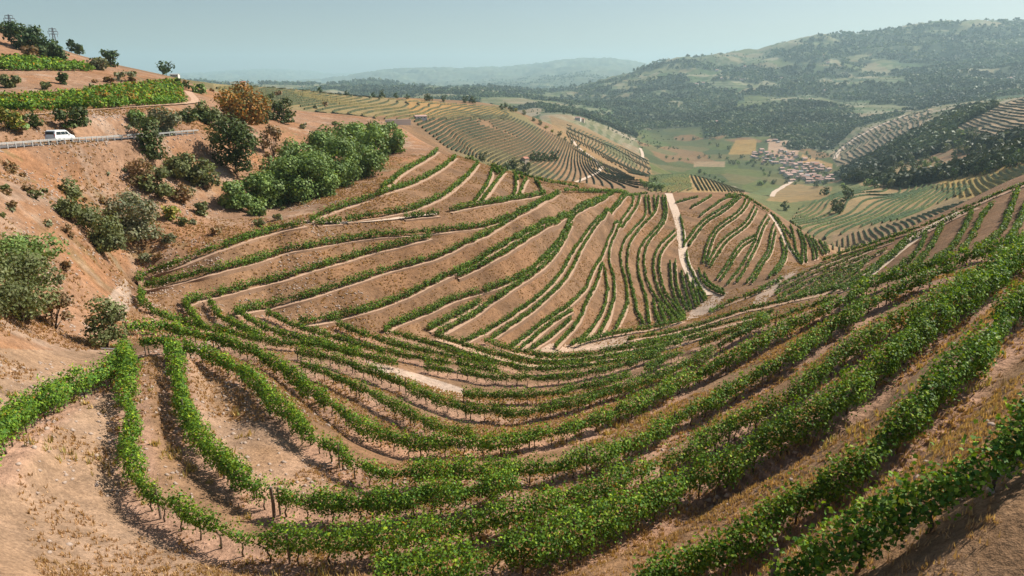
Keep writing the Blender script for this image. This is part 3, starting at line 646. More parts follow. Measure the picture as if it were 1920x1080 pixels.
def ribbon(name, pts, width, mat, lift=0.06, kind='structure', rmin=4, rmax=2500, nx=5, even=True):
    L = smooth_line(pts, 4.0, 4); W3 = np.array([tuple(ground_at(u, v, 0, rmin, rmax)) for u, v in L])
    for _ in range(5):
        Q = W3.copy(); Q[1:-1] = .25*W3[:-2]+.5*W3[1:-1]+.25*W3[2:]; W3 = Q
    seg = np.hypot(*(W3[1:, :2]-W3[:-1, :2]).T); s = np.concatenate(([0], np.cumsum(seg))); m = max(3, int(s[-1]/max(1.0, width*.4))); t = np.linspace(0, s[-1], m)
    x = np.interp(t, s, W3[:, 0]); y = np.interp(t, s, W3[:, 1]); T_ = np.gradient(np.stack([x, y], 1), axis=0); T_ /= np.linalg.norm(T_, axis=1)[:, None]+1e-9
    Nn = np.stack([T_[:, 1], -T_[:, 0]], 1); V_ = []
    for j in range(nx):
        o = (j/(nx-1)-.5)*width*(1+.25*(vnoise(t/6, t*0+j, 3)-.5)); px = x+Nn[:, 0]*o; py = y+Nn[:, 1]*o
        V_.append(np.column_stack([px, py, (zat(x, y) if even else zat(px, py))*.5 + zat(px, py)*.5 + lift + .004*j]))
    b = np.arange(m-1); Fc = np.concatenate([np.stack([j*m+b, j*m+b+1, (j+1)*m+b+1, (j+1)*m+b], 1) for j in range(nx-1)])
    return tag(mesh_np(name, np.concatenate(V_), Fc, 4, mat), kind=kind)
ribbon('dirt_track', [(1253,363),(1257,375),(1265,392),(1271,413),(1276,430),(1279,450),(1281,475),(1287,500),(1301,524),(1316,543),(1335,553)], 3.0, M['track'], .12, rmax=350)
ribbon('dirt_track', [(1443,402),(1453,413),(1463,430),(1471,450),(1482,468),(1495,485),(1503,492)], 2.0, M['track'], .12, rmax=330)
ribbon('dirt_track', [(1632,517),(1655,500),(1680,479),(1705,459),(1735,438),(1765,420),(1806,398)], 4.2, M['track'], .12, rmax=240)
ribbon('dirt_track', [(1436,392),(1432,375),(1445,364),(1470,350),(1485,340)], 7, M['track'], .5, rmin=700)
ribbon('dirt_track', [(570,416),(600,417),(640,418),(700,414),(760,408),(822,401)], 1.2, M['track'], .10, rmax=200)
ribbon('dirt_track', [(60,216),(160,208),(250,201),(345,194),(372,192),(352,172)], 2.0, M['terrace'], .15, rmax=330)
ribbon('dirt_track', [(1210,300),(1206,285),(1200,278)], 6, M['track'], .6, rmin=700)
ribbon('dirt_track', [(1130,318),(1122,309),(1118,300),(1080,275),(1072,262)], 4, M['track'], .4, rmin=430)
ribbon('dirt_track', [(1075,345),(1110,330),(1131,318),(1128,312)], 3, M['track'], .4, rmin=330)
ribbon('dirt_track', [(1785,252),(1776,245),(1780,240),(1805,225),(1840,205),(1870,197)], 5, M['track'], .5, rmin=700)
ribbon('dirt_track', [(1566,298),(1570,285),(1600,262),(1640,240),(1700,215),(1735,210)], 7, M['track'], .8, rmin=1100)
m_ = len(ROADP); T_ = np.gradient(ROADP[:, :2], axis=0); T_ /= np.linalg.norm(T_, axis=1)[:, None]; Nn = np.stack([T_[:, 1], -T_[:, 0]], 1); rv = []
for j, o in enumerate((-2.3, -.8, .8, 2.3)): rv.append(np.column_stack([ROADP[:, :2]+Nn*o, ROADP[:, 2]+.05]))
i = np.arange(m_-1); tag(mesh_np('road', np.concatenate(rv), np.concatenate([np.stack([j*m_+i, j*m_+i+1, (j+1)*m_+i+1, (j+1)*m_+i], 1) for j in range(3)]), 4, M['asphalt']), kind='structure')
# ------------------------------------------------------------------ foliage from leaf-sized faces
def leaf_cloud(Cn, Nrm, size, col, fold=True):   # centres, outward directions, sizes, colours -> arrays of 6-sided leaves
    n_ = len(Cn); Nrm = Nrm + rng.normal(0, .55, (n_, 3)); Nrm /= np.linalg.norm(Nrm, axis=1)[:, None]+1e-9
    a = np.cross(Nrm, rng.normal(0, 1, (n_, 3))); a /= np.linalg.norm(a, axis=1)[:, None]+1e-9; b = np.cross(Nrm, a)
    s = size[:, None]
    pr = np.array([((.60 if q % 2 == 0 else .36)*math.cos(math.pi*q/5)*(1.0 if q else 1.15), (.56 if q % 2 == 0 else .34)*math.sin(math.pi*q/5)) for q in range(10)])
    V_ = np.stack([Cn + (a*p[0] + b*p[1])*s + (Nrm*(-.13*s) if abs(p[1]) > .3 else 0) for p in pr], 1)
    return V_.reshape(-1, 3), np.arange(n_*10), np.repeat(col, 10, axis=0)
def quad_cloud(Cn, Nrm, size, col):
    n_ = len(Cn); Nrm = Nrm + rng.normal(0, .5, (n_, 3)); Nrm /= np.linalg.norm(Nrm, axis=1)[:, None]+1e-9
    a = np.cross(Nrm, rng.normal(0, 1, (n_, 3))); a /= np.linalg.norm(a, axis=1)[:, None]+1e-9; b = np.cross(Nrm, a); s = size[:, None]*.5
    V_ = np.stack([Cn - a*s, Cn + b*s*.8, Cn + a*s*1.1, Cn - b*s*.8], 1)
    return V_.reshape(-1, 3), np.arange(n_*4), np.repeat(col, 4, axis=0)
GREEN = .95*np.array([(0.112,0.220,0.020),(0.155,0.270,0.026),(0.072,0.165,0.024),(0.225,0.325,0.034),(0.100,0.215,0.040)])
AUT = np.array([(0.20,0.19,0.03),(0.26,0.17,0.03),(0.13,0.16,0.03),(0.32,0.15,0.03),(0.10,0.15,0.03)])
def vine_foliage(P, t, lk=1.75, tone=1.0, w=.50, z0=.40, z1=1.35, autumn=.03, thin=1.0, dens_k=1.0, spacing=1.25):
    Ltot = t[-1]; npl = max(2, int(Ltot/spacing)+1); vig = np.clip(rng.normal(1, .34 if thin < 1.2 else .10, npl+2), .4, 1.75); side = rng.normal(0, .10, npl+2); gap = rng.random(npl+2) < (.06 if thin < 1.2 else .02); vig[gap] *= .35
    hue = rng.random(npl+2); d0 = np.hypot(P[:, 0], P[:, 1])
    out = []
    # split in pieces so that leaf size follows what the eye can resolve
    nb = max(1, int(Ltot/6)); edges = np.linspace(0, Ltot, nb+1)
    for k in range(nb):
        tm = .5*(edges[k]+edges[k+1]); pm = np.array([np.interp(tm, t, P[:, i]) for i in range(3)]); d = math.sqrt(pm[0]**2+pm[1]**2+(pm[2]-CZ)**2)
        s = max(.085, lk*d/680); cnt = int((edges[k+1]-edges[k]) * dens_k * 5.4 * (w/.55) / s**2 * 1.75)
        tt = rng.uniform(edges[k], edges[k+1], cnt); pi = tt/spacing + rng.normal(0, .12, cnt); i0 = np.clip(np.floor(pi).astype(int), 0, npl); f = pi - np.floor(pi)
        v = vig[i0]*(1-sstep(.35, .65, f)) + vig[i0+1]*sstep(.35, .65, f)
        keep = rng.random(cnt) < np.clip(v*1.1*thin, .05, 1) * (1 - (.35 if thin < 1.2 else .05)*np.abs(np.cos(math.pi*(f)))**6); tt = tt[keep]; v = v[keep]; i0 = i0[keep]; cnt = len(tt)
        if cnt == 0: continue
        th = rng.uniform(0, 2*math.pi, cnt); rho = np.sqrt(rng.uniform(.2, 1.0, cnt))*(.54+.84*vnoise(tt/.42, th*1.3+hue[i0]*40, 77)); lat = np.cos(th)*rho*w*np.clip(v, .55, 1.4)+side[i0]
        zz = np.sin(th)*rho; hz = (z1-z0)/2; zc = (z1+z0)/2
        top = np.where(zz > 0, zz*hz*v, zz*hz*np.clip(v, .7, 1.15)); h = zc + top
        shoot = rng.random(cnt) < .09; h = np.where(shoot, z1*(.92+.10*v) + rng.uniform(0, .42, cnt)*(np.sin(tt*9+i0*3)*.5+.6), h); lat = np.where(shoot, lat*.8, lat)
        droop = rng.random(cnt) < .05; h = np.where(droop, rng.uniform(.25, z0+.2, cnt), h)
        x = np.interp(tt, t, P[:, 0]); y = np.interp(tt, t, P[:, 1]); z = np.interp(tt, t, P[:, 2])
        tx = np.interp(tt, t, np.gradient(P[:, 0])); ty = np.interp(tt, t, np.gradient(P[:, 1])); l = np.hypot(tx, ty)+1e-9
        nx_, ny_ = ty/l, -tx/l
        Cn = np.stack([x+nx_*lat, y+ny_*lat, z+h], 1); Cn += rng.normal(0, .05, Cn.shape)
        Nn = np.stack([nx_*np.cos(th), ny_*np.cos(th), np.sin(th)*.8+.35], 1)
        base = tone * GREEN[rng.integers(0, 5, cnt)] * (0.55+.8*rng.random(cnt))[:, None] * (.85+.3*hue[i0])[:, None]
        au = rng.random(cnt) < (autumn*(.4+2.2*(hue[i0] > .8)) + .0); base[au] = AUT[rng.integers(0, 5, au.sum())]
        yg = (h > z1*.9) & (rng.random(cnt) < .5); base[yg] *= (1.45, 1.30, .9)
        sz = s*rng.uniform(.7, 1.3, cnt)
        out.append((d, leaf_cloud(Cn, Nn, sz, base) if d < 42 else quad_cloud(Cn, Nn, sz*1.15, base)))
    Vs, Fs, Cs, Ct = [], [], [], []; b = 0
    for d, (V_, F_, C_) in out:
        ns = 10 if d < 42 else 4
        Vs.append(V_); Fs.append(F_+b); Cs.append(C_); Ct.append(np.full(len(V_)//ns, ns)); b += len(V_)
    return np.concatenate(Vs), np.concatenate(Fs), np.concatenate(Cs), np.concatenate(Ct)
TRUNKS = []
for k in range(5):
    mb = MB(); a = random.uniform(0, 6.28); b_ = random.uniform(.03, .10)
    p = [(0,0,-.12),(b_*math.cos(a),b_*math.sin(a),.2),(-b_*.6*math.cos(a),b_*math.sin(a)*.5,.4),(b_*.4,-b_*.4,.6)]
    mb.tube(p, [.05,.038,.034,.028], 5)
    mb.tube([p[3],(.30,.04,.75),(.52,.0,.8)], [.024,.016,.009], 4); mb.tube([p[3],(-.28,-.03,.75),(-.5,.02,.82)], [.024,.016,.009], 4)
    TRUNKS.append(mb.mesh('trunk', M['bark'], True))
mb = MB(); mb.tube([(0,0,-.2),(0,0,.8),(0.01,0,1.5)], [.05,.048,.045], 7); POST = mb.mesh('post', M['post'])
def place(me, name, parent, p, rz=0, tilt=0, sc=1):
    o = bpy.data.objects.new(name, me); COL.objects.link(o); o.parent = parent; o.location = Vector(p) - parent.location
    o.rotation_euler = (tilt*random.uniform(-1, 1), tilt*random.uniform(-1, 1), rz); o.scale = (sc, sc, sc*random.uniform(.9, 1.1)); return o
def vine_row(P, t, label, group, trunks=False, lk=1.75, tone=1.0, w=.50, z1=1.35, autumn=.03, dens_k=1.0, thin=1.0, posts=True, name='vine_row', z0=.40):
    q = Vector(P[0]); rt = empty(name, q); tag(rt, label, 'vine row', group)
    V_, F_, C_, K_ = vine_foliage(P, t, w=w, z0=z0, z1=z1, autumn=autumn, dens_k=dens_k, thin=thin, lk=lk, tone=tone)
    mesh_np('foliage', V_ - np.array(q), F_, 0, M['leaf'], C_, parent=rt, counts=K_)
    if trunks:
        tang = math.atan2(*(P[-1]-P[0])[[1, 0]])
        tt = np.arange(.4, t[-1], 1.15); vis = []
        for s in tt:
            p = np.array([np.interp(s, t, P[:, i]) for i in range(3)]); a = math.atan2(p[0], p[1]); r = math.hypot(p[0], p[1]); u, v = project(a, r, p[2]-CZ)
            if -30 < u < 1950 and v < 1110: vis.append((r, s, p))
        vis.sort(key=lambda e: e[0])
        for r, s, p in vis[:80]:
            i = min(int(s/.5), len(P)-2); rz = math.atan2(P[i+1][1]-P[i][1], P[i+1][0]-P[i][0])
            place(random.choice(TRUNKS), 'trunk', rt, p, rz + (math.pi if random.random() < .5 else 0), .08, random.uniform(.85, 1.1))
        if posts:
            for j, s in enumerate(np.arange(0.05, t[-1], 6.9)[:18]):
                p = [np.interp(s, t, P[:, i]) for i in range(3)]; place(POST, 'post', rt, p, 0, .04, .98)
    return rt
# ------------------------------------------------------------------ the vine rows, each a thing of its own
G_FG = 'vine rows curving across the near slope'; G_BANK = 'vine rows on the facing terraced bank'; G_NOSE = 'vine rows running down the rounded hill'; G_RIGHT = 'vine rows on the right hand slope'
LAB = {
 'F1': 'leafy vine row in the bottom right corner, nearest to the viewer', 'F2': 'vine row running along the orange grass strip at lower right',
 'F3': 'tall bushy vine row beside the dark shadow band, second from the grass strip', 'Q': 'long vine row bending from the left slope along the bottom of the bowl',
 'R1a': 'short vine row curving down the left of the shaded lane to the wooden end post', 'R1b': 'straight vine row starting at the wooden end post at lower middle',
 'R2': 'vine row around the pale bare patch at left, with thin weak vines mid way', 'R3': 'vine row with visible trunks curving around the lower orange grass tongue',
 'R35': 'thin short vine row between the grass tongue and the pink soil strip', 'R4': 'vine row just below the pale dirt track, first full row above the bare tongue',
 'R5a': 'short vine row starting where the pale track ends at centre', 'R5b': 'very short vine row piece behind the bare gap right of centre', 'R5c': 'vine row piece right of the gap, rising to the right',
 'Ra': 'vine row bending back from the yellowish corner at the left end of the bank', 'R6': 'vine row resuming right of the shaded bare gap at centre', 'Rb': 'short vine row falling from the third corner of the bank',
 'Ra2': 'tiny vine row bending down beside the second corner of the bank', 'Rb2': 'vine row falling right from the pointed end of the fourth bank row',
 'Rc': 'dark clipped vine row falling from the fifth corner of the bank', 'Rd': 'dark clipped vine row starting by the small bare triangle, sixth corner', 'Re': 'dark vine row below the seventh corner of the bank',
 'Rf': 'dark vine row starting at the eighth corner, second above the gully', 'Rg': 'lowest dark vine row along the gully floor below the bare soil', 'h': 'clipped vine row along the upper edge of the oblong bare patch',
 'i': 'long dark vine row from the oblong bare patch to the pale track at right', 'j': 'vine row below the oblong bare patch, ending mid slope', 'h2': 'long vine row along the crest of the right hand slope',
 'h3': 'short vine row between the crest row and the bare soil tongue', 'B0': 'uppermost vine row of the bank at its left end', 'B0b': 'uppermost vine row of the bank, upper right part below the shrubs',
 'T0': 'short vine row rising to the top corner of the bank', 'B0c': 'tiny vine row piece beside the fork of the pale path', 'B1u': 'double vine row second from the top, upper bank', 'B1v': 'short vine row directly above the pale path on the upper bank',
 'C0': 'vine row above the eroded red gully on the upper bank', 'B1': 'vine row from the yellowish corner, long and rising to the crest', 'B2': 'third long vine row of the bank from its left corner',
 'B3': 'fourth long vine row of the bank, from the pointed corner to the crest', 'B4a': 'fifth long vine row of the bank, uphill side of its lane', 'B4b': 'fifth long vine row of the bank, downhill side of its lane',
 'B5a': 'sixth long vine row of the bank, uphill side', 'B5b': 'sixth long vine row of the bank, downhill side', 'B5c': 'short sparse vine row tucked beside the sixth bank row',
 'B6a': 'seventh vine row of the bank, left side of its pale lane', 'B6b': 'seventh vine row of the bank, right side of its pale lane', 'B7a': 'eighth vine row of the bank, left of the forked pale lane',
 'B7b': 'first of three short vine rows ending at the bare soil', 'B7c': 'second of three short vine rows ending at the bare soil', 'B7d': 'vine row right of the forked lane, ending at the bare soil',
 'B7e': 'vine row left of the lane next to the forked one', 'B7f': 'thick dark vine row curving down the right of the fork', 'L1': 'broad leafy vine row at the left edge under the stony slope',
}
order = {'nose_l': [k for k in RW if k[0] in 'nopq'], 'nose_r': [k for k in RW if k[0] in 'rwvx' ], 's': [k for k in RW if k[0] == 's'], 't': [k for k in RW if k[0] == 't'], 'c': [k for k in RW if k[0] in 'uce' or k[0] == 'd']}
def auto(keys, text):
    for i, k in enumerate(keys):
        w_ = ORD[i+1] if i+1 < len(ORD) else 'number %d' % (i+1)
        LAB.setdefault(k, text % w_)
def mx(k): P = RW[k][0]; return float(np.mean(np.arctan2(P[:, 0], P[:, 1])))
for k in order: order[k].sort(key=mx)
nl = [k for k in order['nose_l']]
auto(nl[:10], 'thin vine row on the rounded hill, %s right of the dark forked row'); auto(nl[10:], 'short vine row just left of the steep pale track, %s from the left')
nr = order['nose_r']; auto([k for k in nr if k[0] in 'rw'], 'small vine row right beside the steep pale track, %s from it')
auto([k for k in nr if k[0] == 'v'], 'thin vine row right of the steep track, %s across the rounded hill')
auto([k for k in nr if k[0] == 'x'], 'vine row at the right end of the rounded hill, %s from the second track')
auto(order['s'], 'low vine row fanning up from the bare tongue, %s from the left'); auto(order['t'], 'clipped vine row curving up the right slope by the track, %s from left')
auto(order['c'], 'small vine row at the upper rim of the bank, %s from the left')
for key, (P, t) in RW.items():
    dm = float(np.median(np.hypot(P[:, 0], P[:, 1]))); g = G_FG if key in near_keys or key[0] in 'hij' and len(key) < 3 else G_BANK if key[0] in 'BTCucde' else G_NOSE if key[0] in 'nopqrwvx' else G_RIGHT
    kw = dict(w=.38, z0=.36, z1=1.28, lk=1.3, tone=.78) if key[0] in 'BTC' else dict(w=.38, z0=.52, z1=1.32, lk=1.35, tone=.85)
    if key in ('F1', 'F2', 'F3', 'Q', 'R1a', 'R1b', 'R2', 'R3', 'L1'): kw = dict(w=.54, z0=.5, z1=1.58, autumn=.03)
    if key == 'F1': kw.update(w=.42, z0=.4, z1=1.28)
    if key == 'F2': kw.update(w=.42, z0=.45, z1=1.32)
    if key in ('R3', 'R2', 'R1a', 'Q'): kw.update(w=.45, z1=1.45)
    if key == 'Q': kw.update(w=.38, thin=.75)
    if key in ('h2', 'i', 'j', 's7', 's8'): kw.update(w=.34, z1=1.15, lk=1.25)
    if key == 'R35' or key == 'R2': kw.update(thin=.85, z1=1.35)
    if key[0] in 'nopqrwvx' or key[0] in 'du' or key.startswith(('B6','B7')): kw = dict(w=.24, z0=.2, z1=.95, dens_k=1.2, autumn=.03, lk=1.15, tone=.72, thin=1.7)
    if key[0] in 'st' and key not in ('s7','s8'): kw.update(w=.26 if key[0] == 's' else .36, z0=.3, z1=1.0 if key[0] == 's' else 1.25, autumn=.06, lk=1.2)
    if key[0] == 'w' or key in ('v0a','v0b'): kw.update(w=.36)
    vine_row(P, t, LAB.get(key), g, trunks=(dm < 75), posts=(dm < 60), **kw)
# vines on the left hill beside the road
def lerp_line(A_, B_, k, n_=8):
    A_ = np.array(A_, float); B_ = np.array(B_, float); f = np.linspace(0, 1, n_)
    def at(Q, s): return np.array([np.interp(s, np.linspace(0, 1, len(Q)), Q[:, i]) for i in range(2)])
    return [tuple(at(A_, s)*(1-k) + at(B_, s)*k) for s in f]
for i in range(6):
    w_ = to_world(lerp_line([(-30,203),(100,200),(200,196),(345,187)], [(-30,186),(120,178),(220,164),(335,153)], i/5), up=.8)
    if w_: vine_row(*w_, 'autumn coloured vine row on the left hill above the road, %s from the bottom' % ORD[i+1], 'autumn vine rows on the left hill', w=.8, z1=1.6, autumn=.42 if i else .1, dens_k=1.1)
for i in range(4):
    w_ = to_world(lerp_line([(-30,126),(100,127),(175,128)], [(-30,108),(80,112),(150,121)], i/3), up=.8)
    if w_: vine_row(*w_, 'green vine row near the top of the left hill, %s from the bottom' % ORD[i+1], 'green vine rows near the hilltop', w=.9, z1=1.7, autumn=.06, dens_k=1.1)
# distant vineyards: hundreds of hedge lines following the level of the land
def contour_rows(poly, r0, r1, dz, half, hgt, colA, colB, seed=0, label=None, skip=.06, gap=None, dr=.9, da=.0022, dirn=None, up_=0):
    U_ = [q_[0] for q_ in poly]; a0, _ = sight(min(U_), 300); a1, _ = sight(max(U_), 200)
    ga = np.arange(float(a0)-.01, float(a1)+.01, da); gr = np.arange(r0, r1, dr); ag, rg = np.meshgrid(ga, gr, indexing='ij'); zg = height(ag, rg)
    xg = rg*np.sin(ag); yg = rg*np.cos(ag); ug, vg = project(ag, rg, zg); mask = inpoly(ug, vg, poly)
    if gap: mask &= fbm(xg/40, yg/40, 4, 200+seed) > gap
    Zl = zg/dz + (fbm(xg/120, yg/120, 2, 70+seed)-.5)*1.2
    if dirn is not None: Zl = (xg*math.cos(R(dirn)) + yg*math.sin(R(dirn)) + 6*np.sin(xg*math.sin(R(dirn))/60+yg*math.cos(R(dirn))/60))/dz
    I, J = np.where(mask[:-1, :-1] & mask[1:, 1:] & mask[1:, :-1] & mask[:-1, 1:])
    zl0 = Zl[I, J]; zl1 = Zl[I, J+1]; zr0 = Zl[I+1, J]; zr1 = Zl[I+1, J+1]
    z_all = np.stack([zl0, zl1, zr0, zr1]); lv = np.ceil(z_all.min(0)); ok = lv <= z_all.max(0)
    def cross(pa, pb, za, zb, L_):
        den = np.where(np.abs(zb-za) < 1e-9, 1e-9, zb-za); t_ = (L_-za)/den; return pa + (pb-pa)*np.clip(t_, 0, 1)[:, None], (t_ >= 0) & (t_ <= 1)
    PP = lambda i, j: np.stack([xg[i, j], yg[i, j], zg[i, j]], 1)
    P00, P01, P10, P11 = PP(I, J), PP(I, J+1), PP(I+1, J), PP(I+1, J+1)
    E = [cross(P00, P01, zl0, zl1, lv), cross(P10, P11, zr0, zr1, lv), cross(P00, P10, zl0, zr0, lv), cross(P01, P11, zl1, zr1, lv)]
    okm = np.stack([e[1] for e in E]); sel = ok & (okm.sum(0) >= 2); first = np.argmax(okm, 0); last = 3 - np.argmax(okm[::-1], 0); PE = np.stack([e[0] for e in E]); k = np.arange(len(I))
    A_ = PE[first, k][sel]; B_ = PE[last, k][sel]
    keep = rng.random(len(A_)) > skip; A_ = A_[keep]; B_ = B_[keep]
    d = B_[:, :2]-A_[:, :2]; l = np.linalg.norm(d, axis=1)+1e-9; ok = l > .05; A_, B_, d, l = A_[ok], B_[ok], d[ok], l[ok]
    nrm = np.stack([d[:, 1]/l, -d[:, 0]/l, 0*l], 1)*half; up = np.zeros_like(nrm); up[:, 2] = hgt*rng.uniform(.75, 1.2, len(l)); dn = np.zeros_like(nrm); dn[:, 2] = -.6
    off = np.array([0, 0, CZ]); V_ = np.stack([A_-nrm+dn, A_-nrm*.8+up, A_+nrm*.8+up, A_+nrm+dn, B_-nrm+dn, B_-nrm*.8+up, B_+nrm*.8+up, B_+nrm+dn], 1).reshape(-1, 3)+off
    m = len(A_); q = np.array([(0,1,5,4),(1,2,6,5),(2,3,7,6)]); F_ = (np.arange(m)[:, None, None]*8 + q[None]).reshape(-1, 4)
    pn = fbm(A_[:, 0]/35, A_[:, 1]/35, 3, seed)[:, None]; kk = sstep(.42, .60, pn); c = (np.array(colA)*(1-kk) + np.array(colB)*kk) * rng.uniform(.7, 1.25, (m, 1))
    o = mesh_np('distant_vine_rows', V_, F_, 4, M['far'], np.repeat(c, 8, axis=0))
    return tag(o, label, 'vineyard', None, 'stuff')

contour_rows([(400,165),(480,160),(640,174),(760,188),(950,202),(960,225),(760,225),(600,222),(560,200),(500,195)], 370, 820, .95, .38, 1.1, (.075,.085,.035), (.14,.12,.04), 1, 'level green vine lines on the long flat ridge at left middle')
contour_rows([(770,225),(950,215),(1060,262),(1180,330),(1240,352),(1100,356),(1040,350),(940,312),(840,280)], 300, 720, 1.25, .42, 1.2, (.045,.055,.022), (.09,.075,.03), 2, 'dark vine terraces on the brown hillside beyond the crest', gap=.24)
contour_rows([(1060,232),(1215,298),(1225,335),(1180,325),(1060,255)], 620, 1250, 2.0, .5, 1.3, (.05,.075,.03), (.12,.10,.03), 3, 'vine terraces on the spur falling to the valley floor', gap=.3, dr=1.2)
contour_rows([(1215,330),(1290,322),(1300,356),(1270,362),(1215,360)], 400, 760, 3.2, .45, 1.2, (.08,.12,.03), (.14,.14,.03), 4, 'slanting vine lines on the small green knoll above the valley', dirn=-35)
contour_rows([(1292,322),(1365,330),(1400,362),(1302,358)], 400, 760, 3.4, .45, 1.2, (.08,.10,.03), (.12,.11,.03), 4, 'upright vine lines on the brown half of the small knoll', dirn=-8)
contour_rows([(1478,418),(1500,388),(1600,352),(1720,346),(1830,348),(1800,365),(1690,412),(1600,430),(1560,450),(1530,450)], 300, 720, 1.7, .5, 1.3, (.055,.105,.03), (.10,.14,.035), 5, 'sweeping green vine lines of the bowl shaped vineyard at right', dr=.7)
contour_rows([(1548,462),(1600,436),(1690,416),(1760,392),(1850,366),(1850,382),(1740,430),(1640,462),(1575,476)], 240, 480, 2.4, .22, .8, (.07,.11,.03), (.13,.12,.03), 6, 'short vine lines along the brown rib below the bowl', dr=.7, dirn=-22)
contour_rows([(1740,350),(1840,333),(1960,298),(1960,338),(1850,366),(1790,372)], 270, 640, 3.0, .6, 1.2, (.20,.17,.03), (.12,.14,.03), 8, 'yellow orange vine lines behind the crest at right', dr=.7, dirn=-30)
contour_rows([(1775,250),(1800,225),(1860,200),(1960,170),(1960,250),(1840,262)], 800, 1450, 2.5, .55, 1.3, (.05,.065,.03), (.08,.08,.03), 6, 'vine terraces on the bare hill at the right edge', dr=1.8, skip=.15)
contour_rows([(1555,290),(1610,250),(1680,222),(1750,203),(1745,222),(1690,262),(1640,300),(1570,312)], 1200, 2000, 3.8, .8, 1.6, (.05,.065,.03), (.07,.08,.03), 7, 'dark terraces on the reddish spur above the village', dr=2.4, skip=.2)
# ------------------------------------------------------------------ trees and shrubs
KIND = {
 'olive': [(0.10,0.12,0.045),(0.13,0.14,0.06),(0.085,0.10,0.035)],
 'dark': [(0.055,0.08,0.022),(0.075,0.095,0.03),(0.045,0.065,0.02)],
 'bright': [(0.11,0.165,0.045),(0.15,0.21,0.06),(0.085,0.14,0.04)],
 'orange': [(0.22,0.11,0.025),(0.16,0.11,0.03),(0.10,0.10,0.03),(0.28,0.13,0.03)],
 'grey': [(0.15,0.16,0.09),(0.12,0.14,0.075),(0.18,0.17,0.10)],
 'brown': [(0.16,0.10,0.05),(0.13,0.10,0.045),(0.20,0.12,0.06)],
 'yellow': [(0.17,0.18,0.03),(0.11,0.16,0.035),(0.24,0.19,0.04)],
 'pine': [(0.03,0.06,0.022),(0.045,0.075,0.028),(0.06,0.085,0.03)],
}
def crown_cloud(h, w, s, kind, low=.18, K=None, dens_=1.0, flat=1.0):
    K = K or int(rng.integers(9, 16)); pal_ = np.array(KIND[kind])*1.4; rc = w*.5
    th = rng.uniform(0, 2*math.pi, K); rr = rc*np.sqrt(rng.uniform(0, 1, K))*.72; hh = rng.uniform(low, .86, K)
    rr *= np.sqrt(np.clip(1-(np.abs(hh-.5)/.52)**2.4, .15, 1)); cc = np.stack([rr*np.cos(th), rr*np.sin(th), hh*h], 1)
    cr = rng.uniform(.20, .36, K)*w*.8; cr = np.minimum(cr, h*.34)
    area = 4*math.pi*(cr**2).sum()*.55; n_ = int(np.clip(area/s**2*1.5*dens_, 40, 9000)); k = rng.choice(K, n_, p=cr**2/(cr**2).sum())
    d = rng.normal(0, 1, (n_, 3)); d /= np.linalg.norm(d, axis=1)[:, None]; rad = cr[k]*(.55+.5*rng.random(n_))*(1+.25*np.sin(d[:, 0]*7+k)*np.cos(d[:, 1]*6))
    P_ = cc[k]+d*rad[:, None]*np.array([1, 1, .82*flat]); P_[:, 2] = np.maximum(P_[:, 2], h*.03+rng.random(n_)*h*.04)
    tone = rng.uniform(.75, 1.3, K); base = pal_[(rng.random(n_)*len(pal_)).astype(int)]*tone[k][:, None]*rng.uniform(.75, 1.25, n_)[:, None]
    return P_, d+np.array([0, 0, .4]), s*rng.uniform(.7, 1.35, n_), base, cc
def make_tree(name, label, cat, group, u, v, hp, wp, kind, s_k=1.0, low=.15, dens_=1.0, rmin=4, rmax=2400, stems=1):
    p = ground_at(u, v, 0, rmin, rmax); d = (p - Vector((0, 0, CZ))).length; h = hp*d/F*(.92 if hp < 120 else 1); w = wp*d/F*.98
    s = max(.13, 2.0*d/680)*s_k; rt = empty(name, p); tag(rt, label, cat, group)
    P_, Nn, sz, c, cc = crown_cloud(h, w, s, kind, low, dens_=dens_)
    V_, F_, C_ = quad_cloud(P_, Nn, sz*1.15, c); mesh_np('crown', V_, F_, 4, M['crown'], C_, parent=rt)
    mb = MB(); r0 = max(.05, h*.022)
    for k in range(min(len(cc), 6 if stems == 1 else 7)):
        q = cc[k]; 
        if stems == 1: mb.tube([(0,0,-.3),(0,0,h*.12),(q[0]*.35,q[1]*.35,q[2]*.6+h*.05),(q[0],q[1],q[2])], [r0, r0*.8, r0*.5, r0*.2], 5)
        else: mb.tube([(q[0]*.08,q[1]*.08,-.3),(q[0]*.5,q[1]*.5,q[2]*.5),(q[0],q[1],q[2])], [r0*.7, r0*.45, r0*.18], 4)
    mb.build('trunk', M['bark'], rt, True); return rt
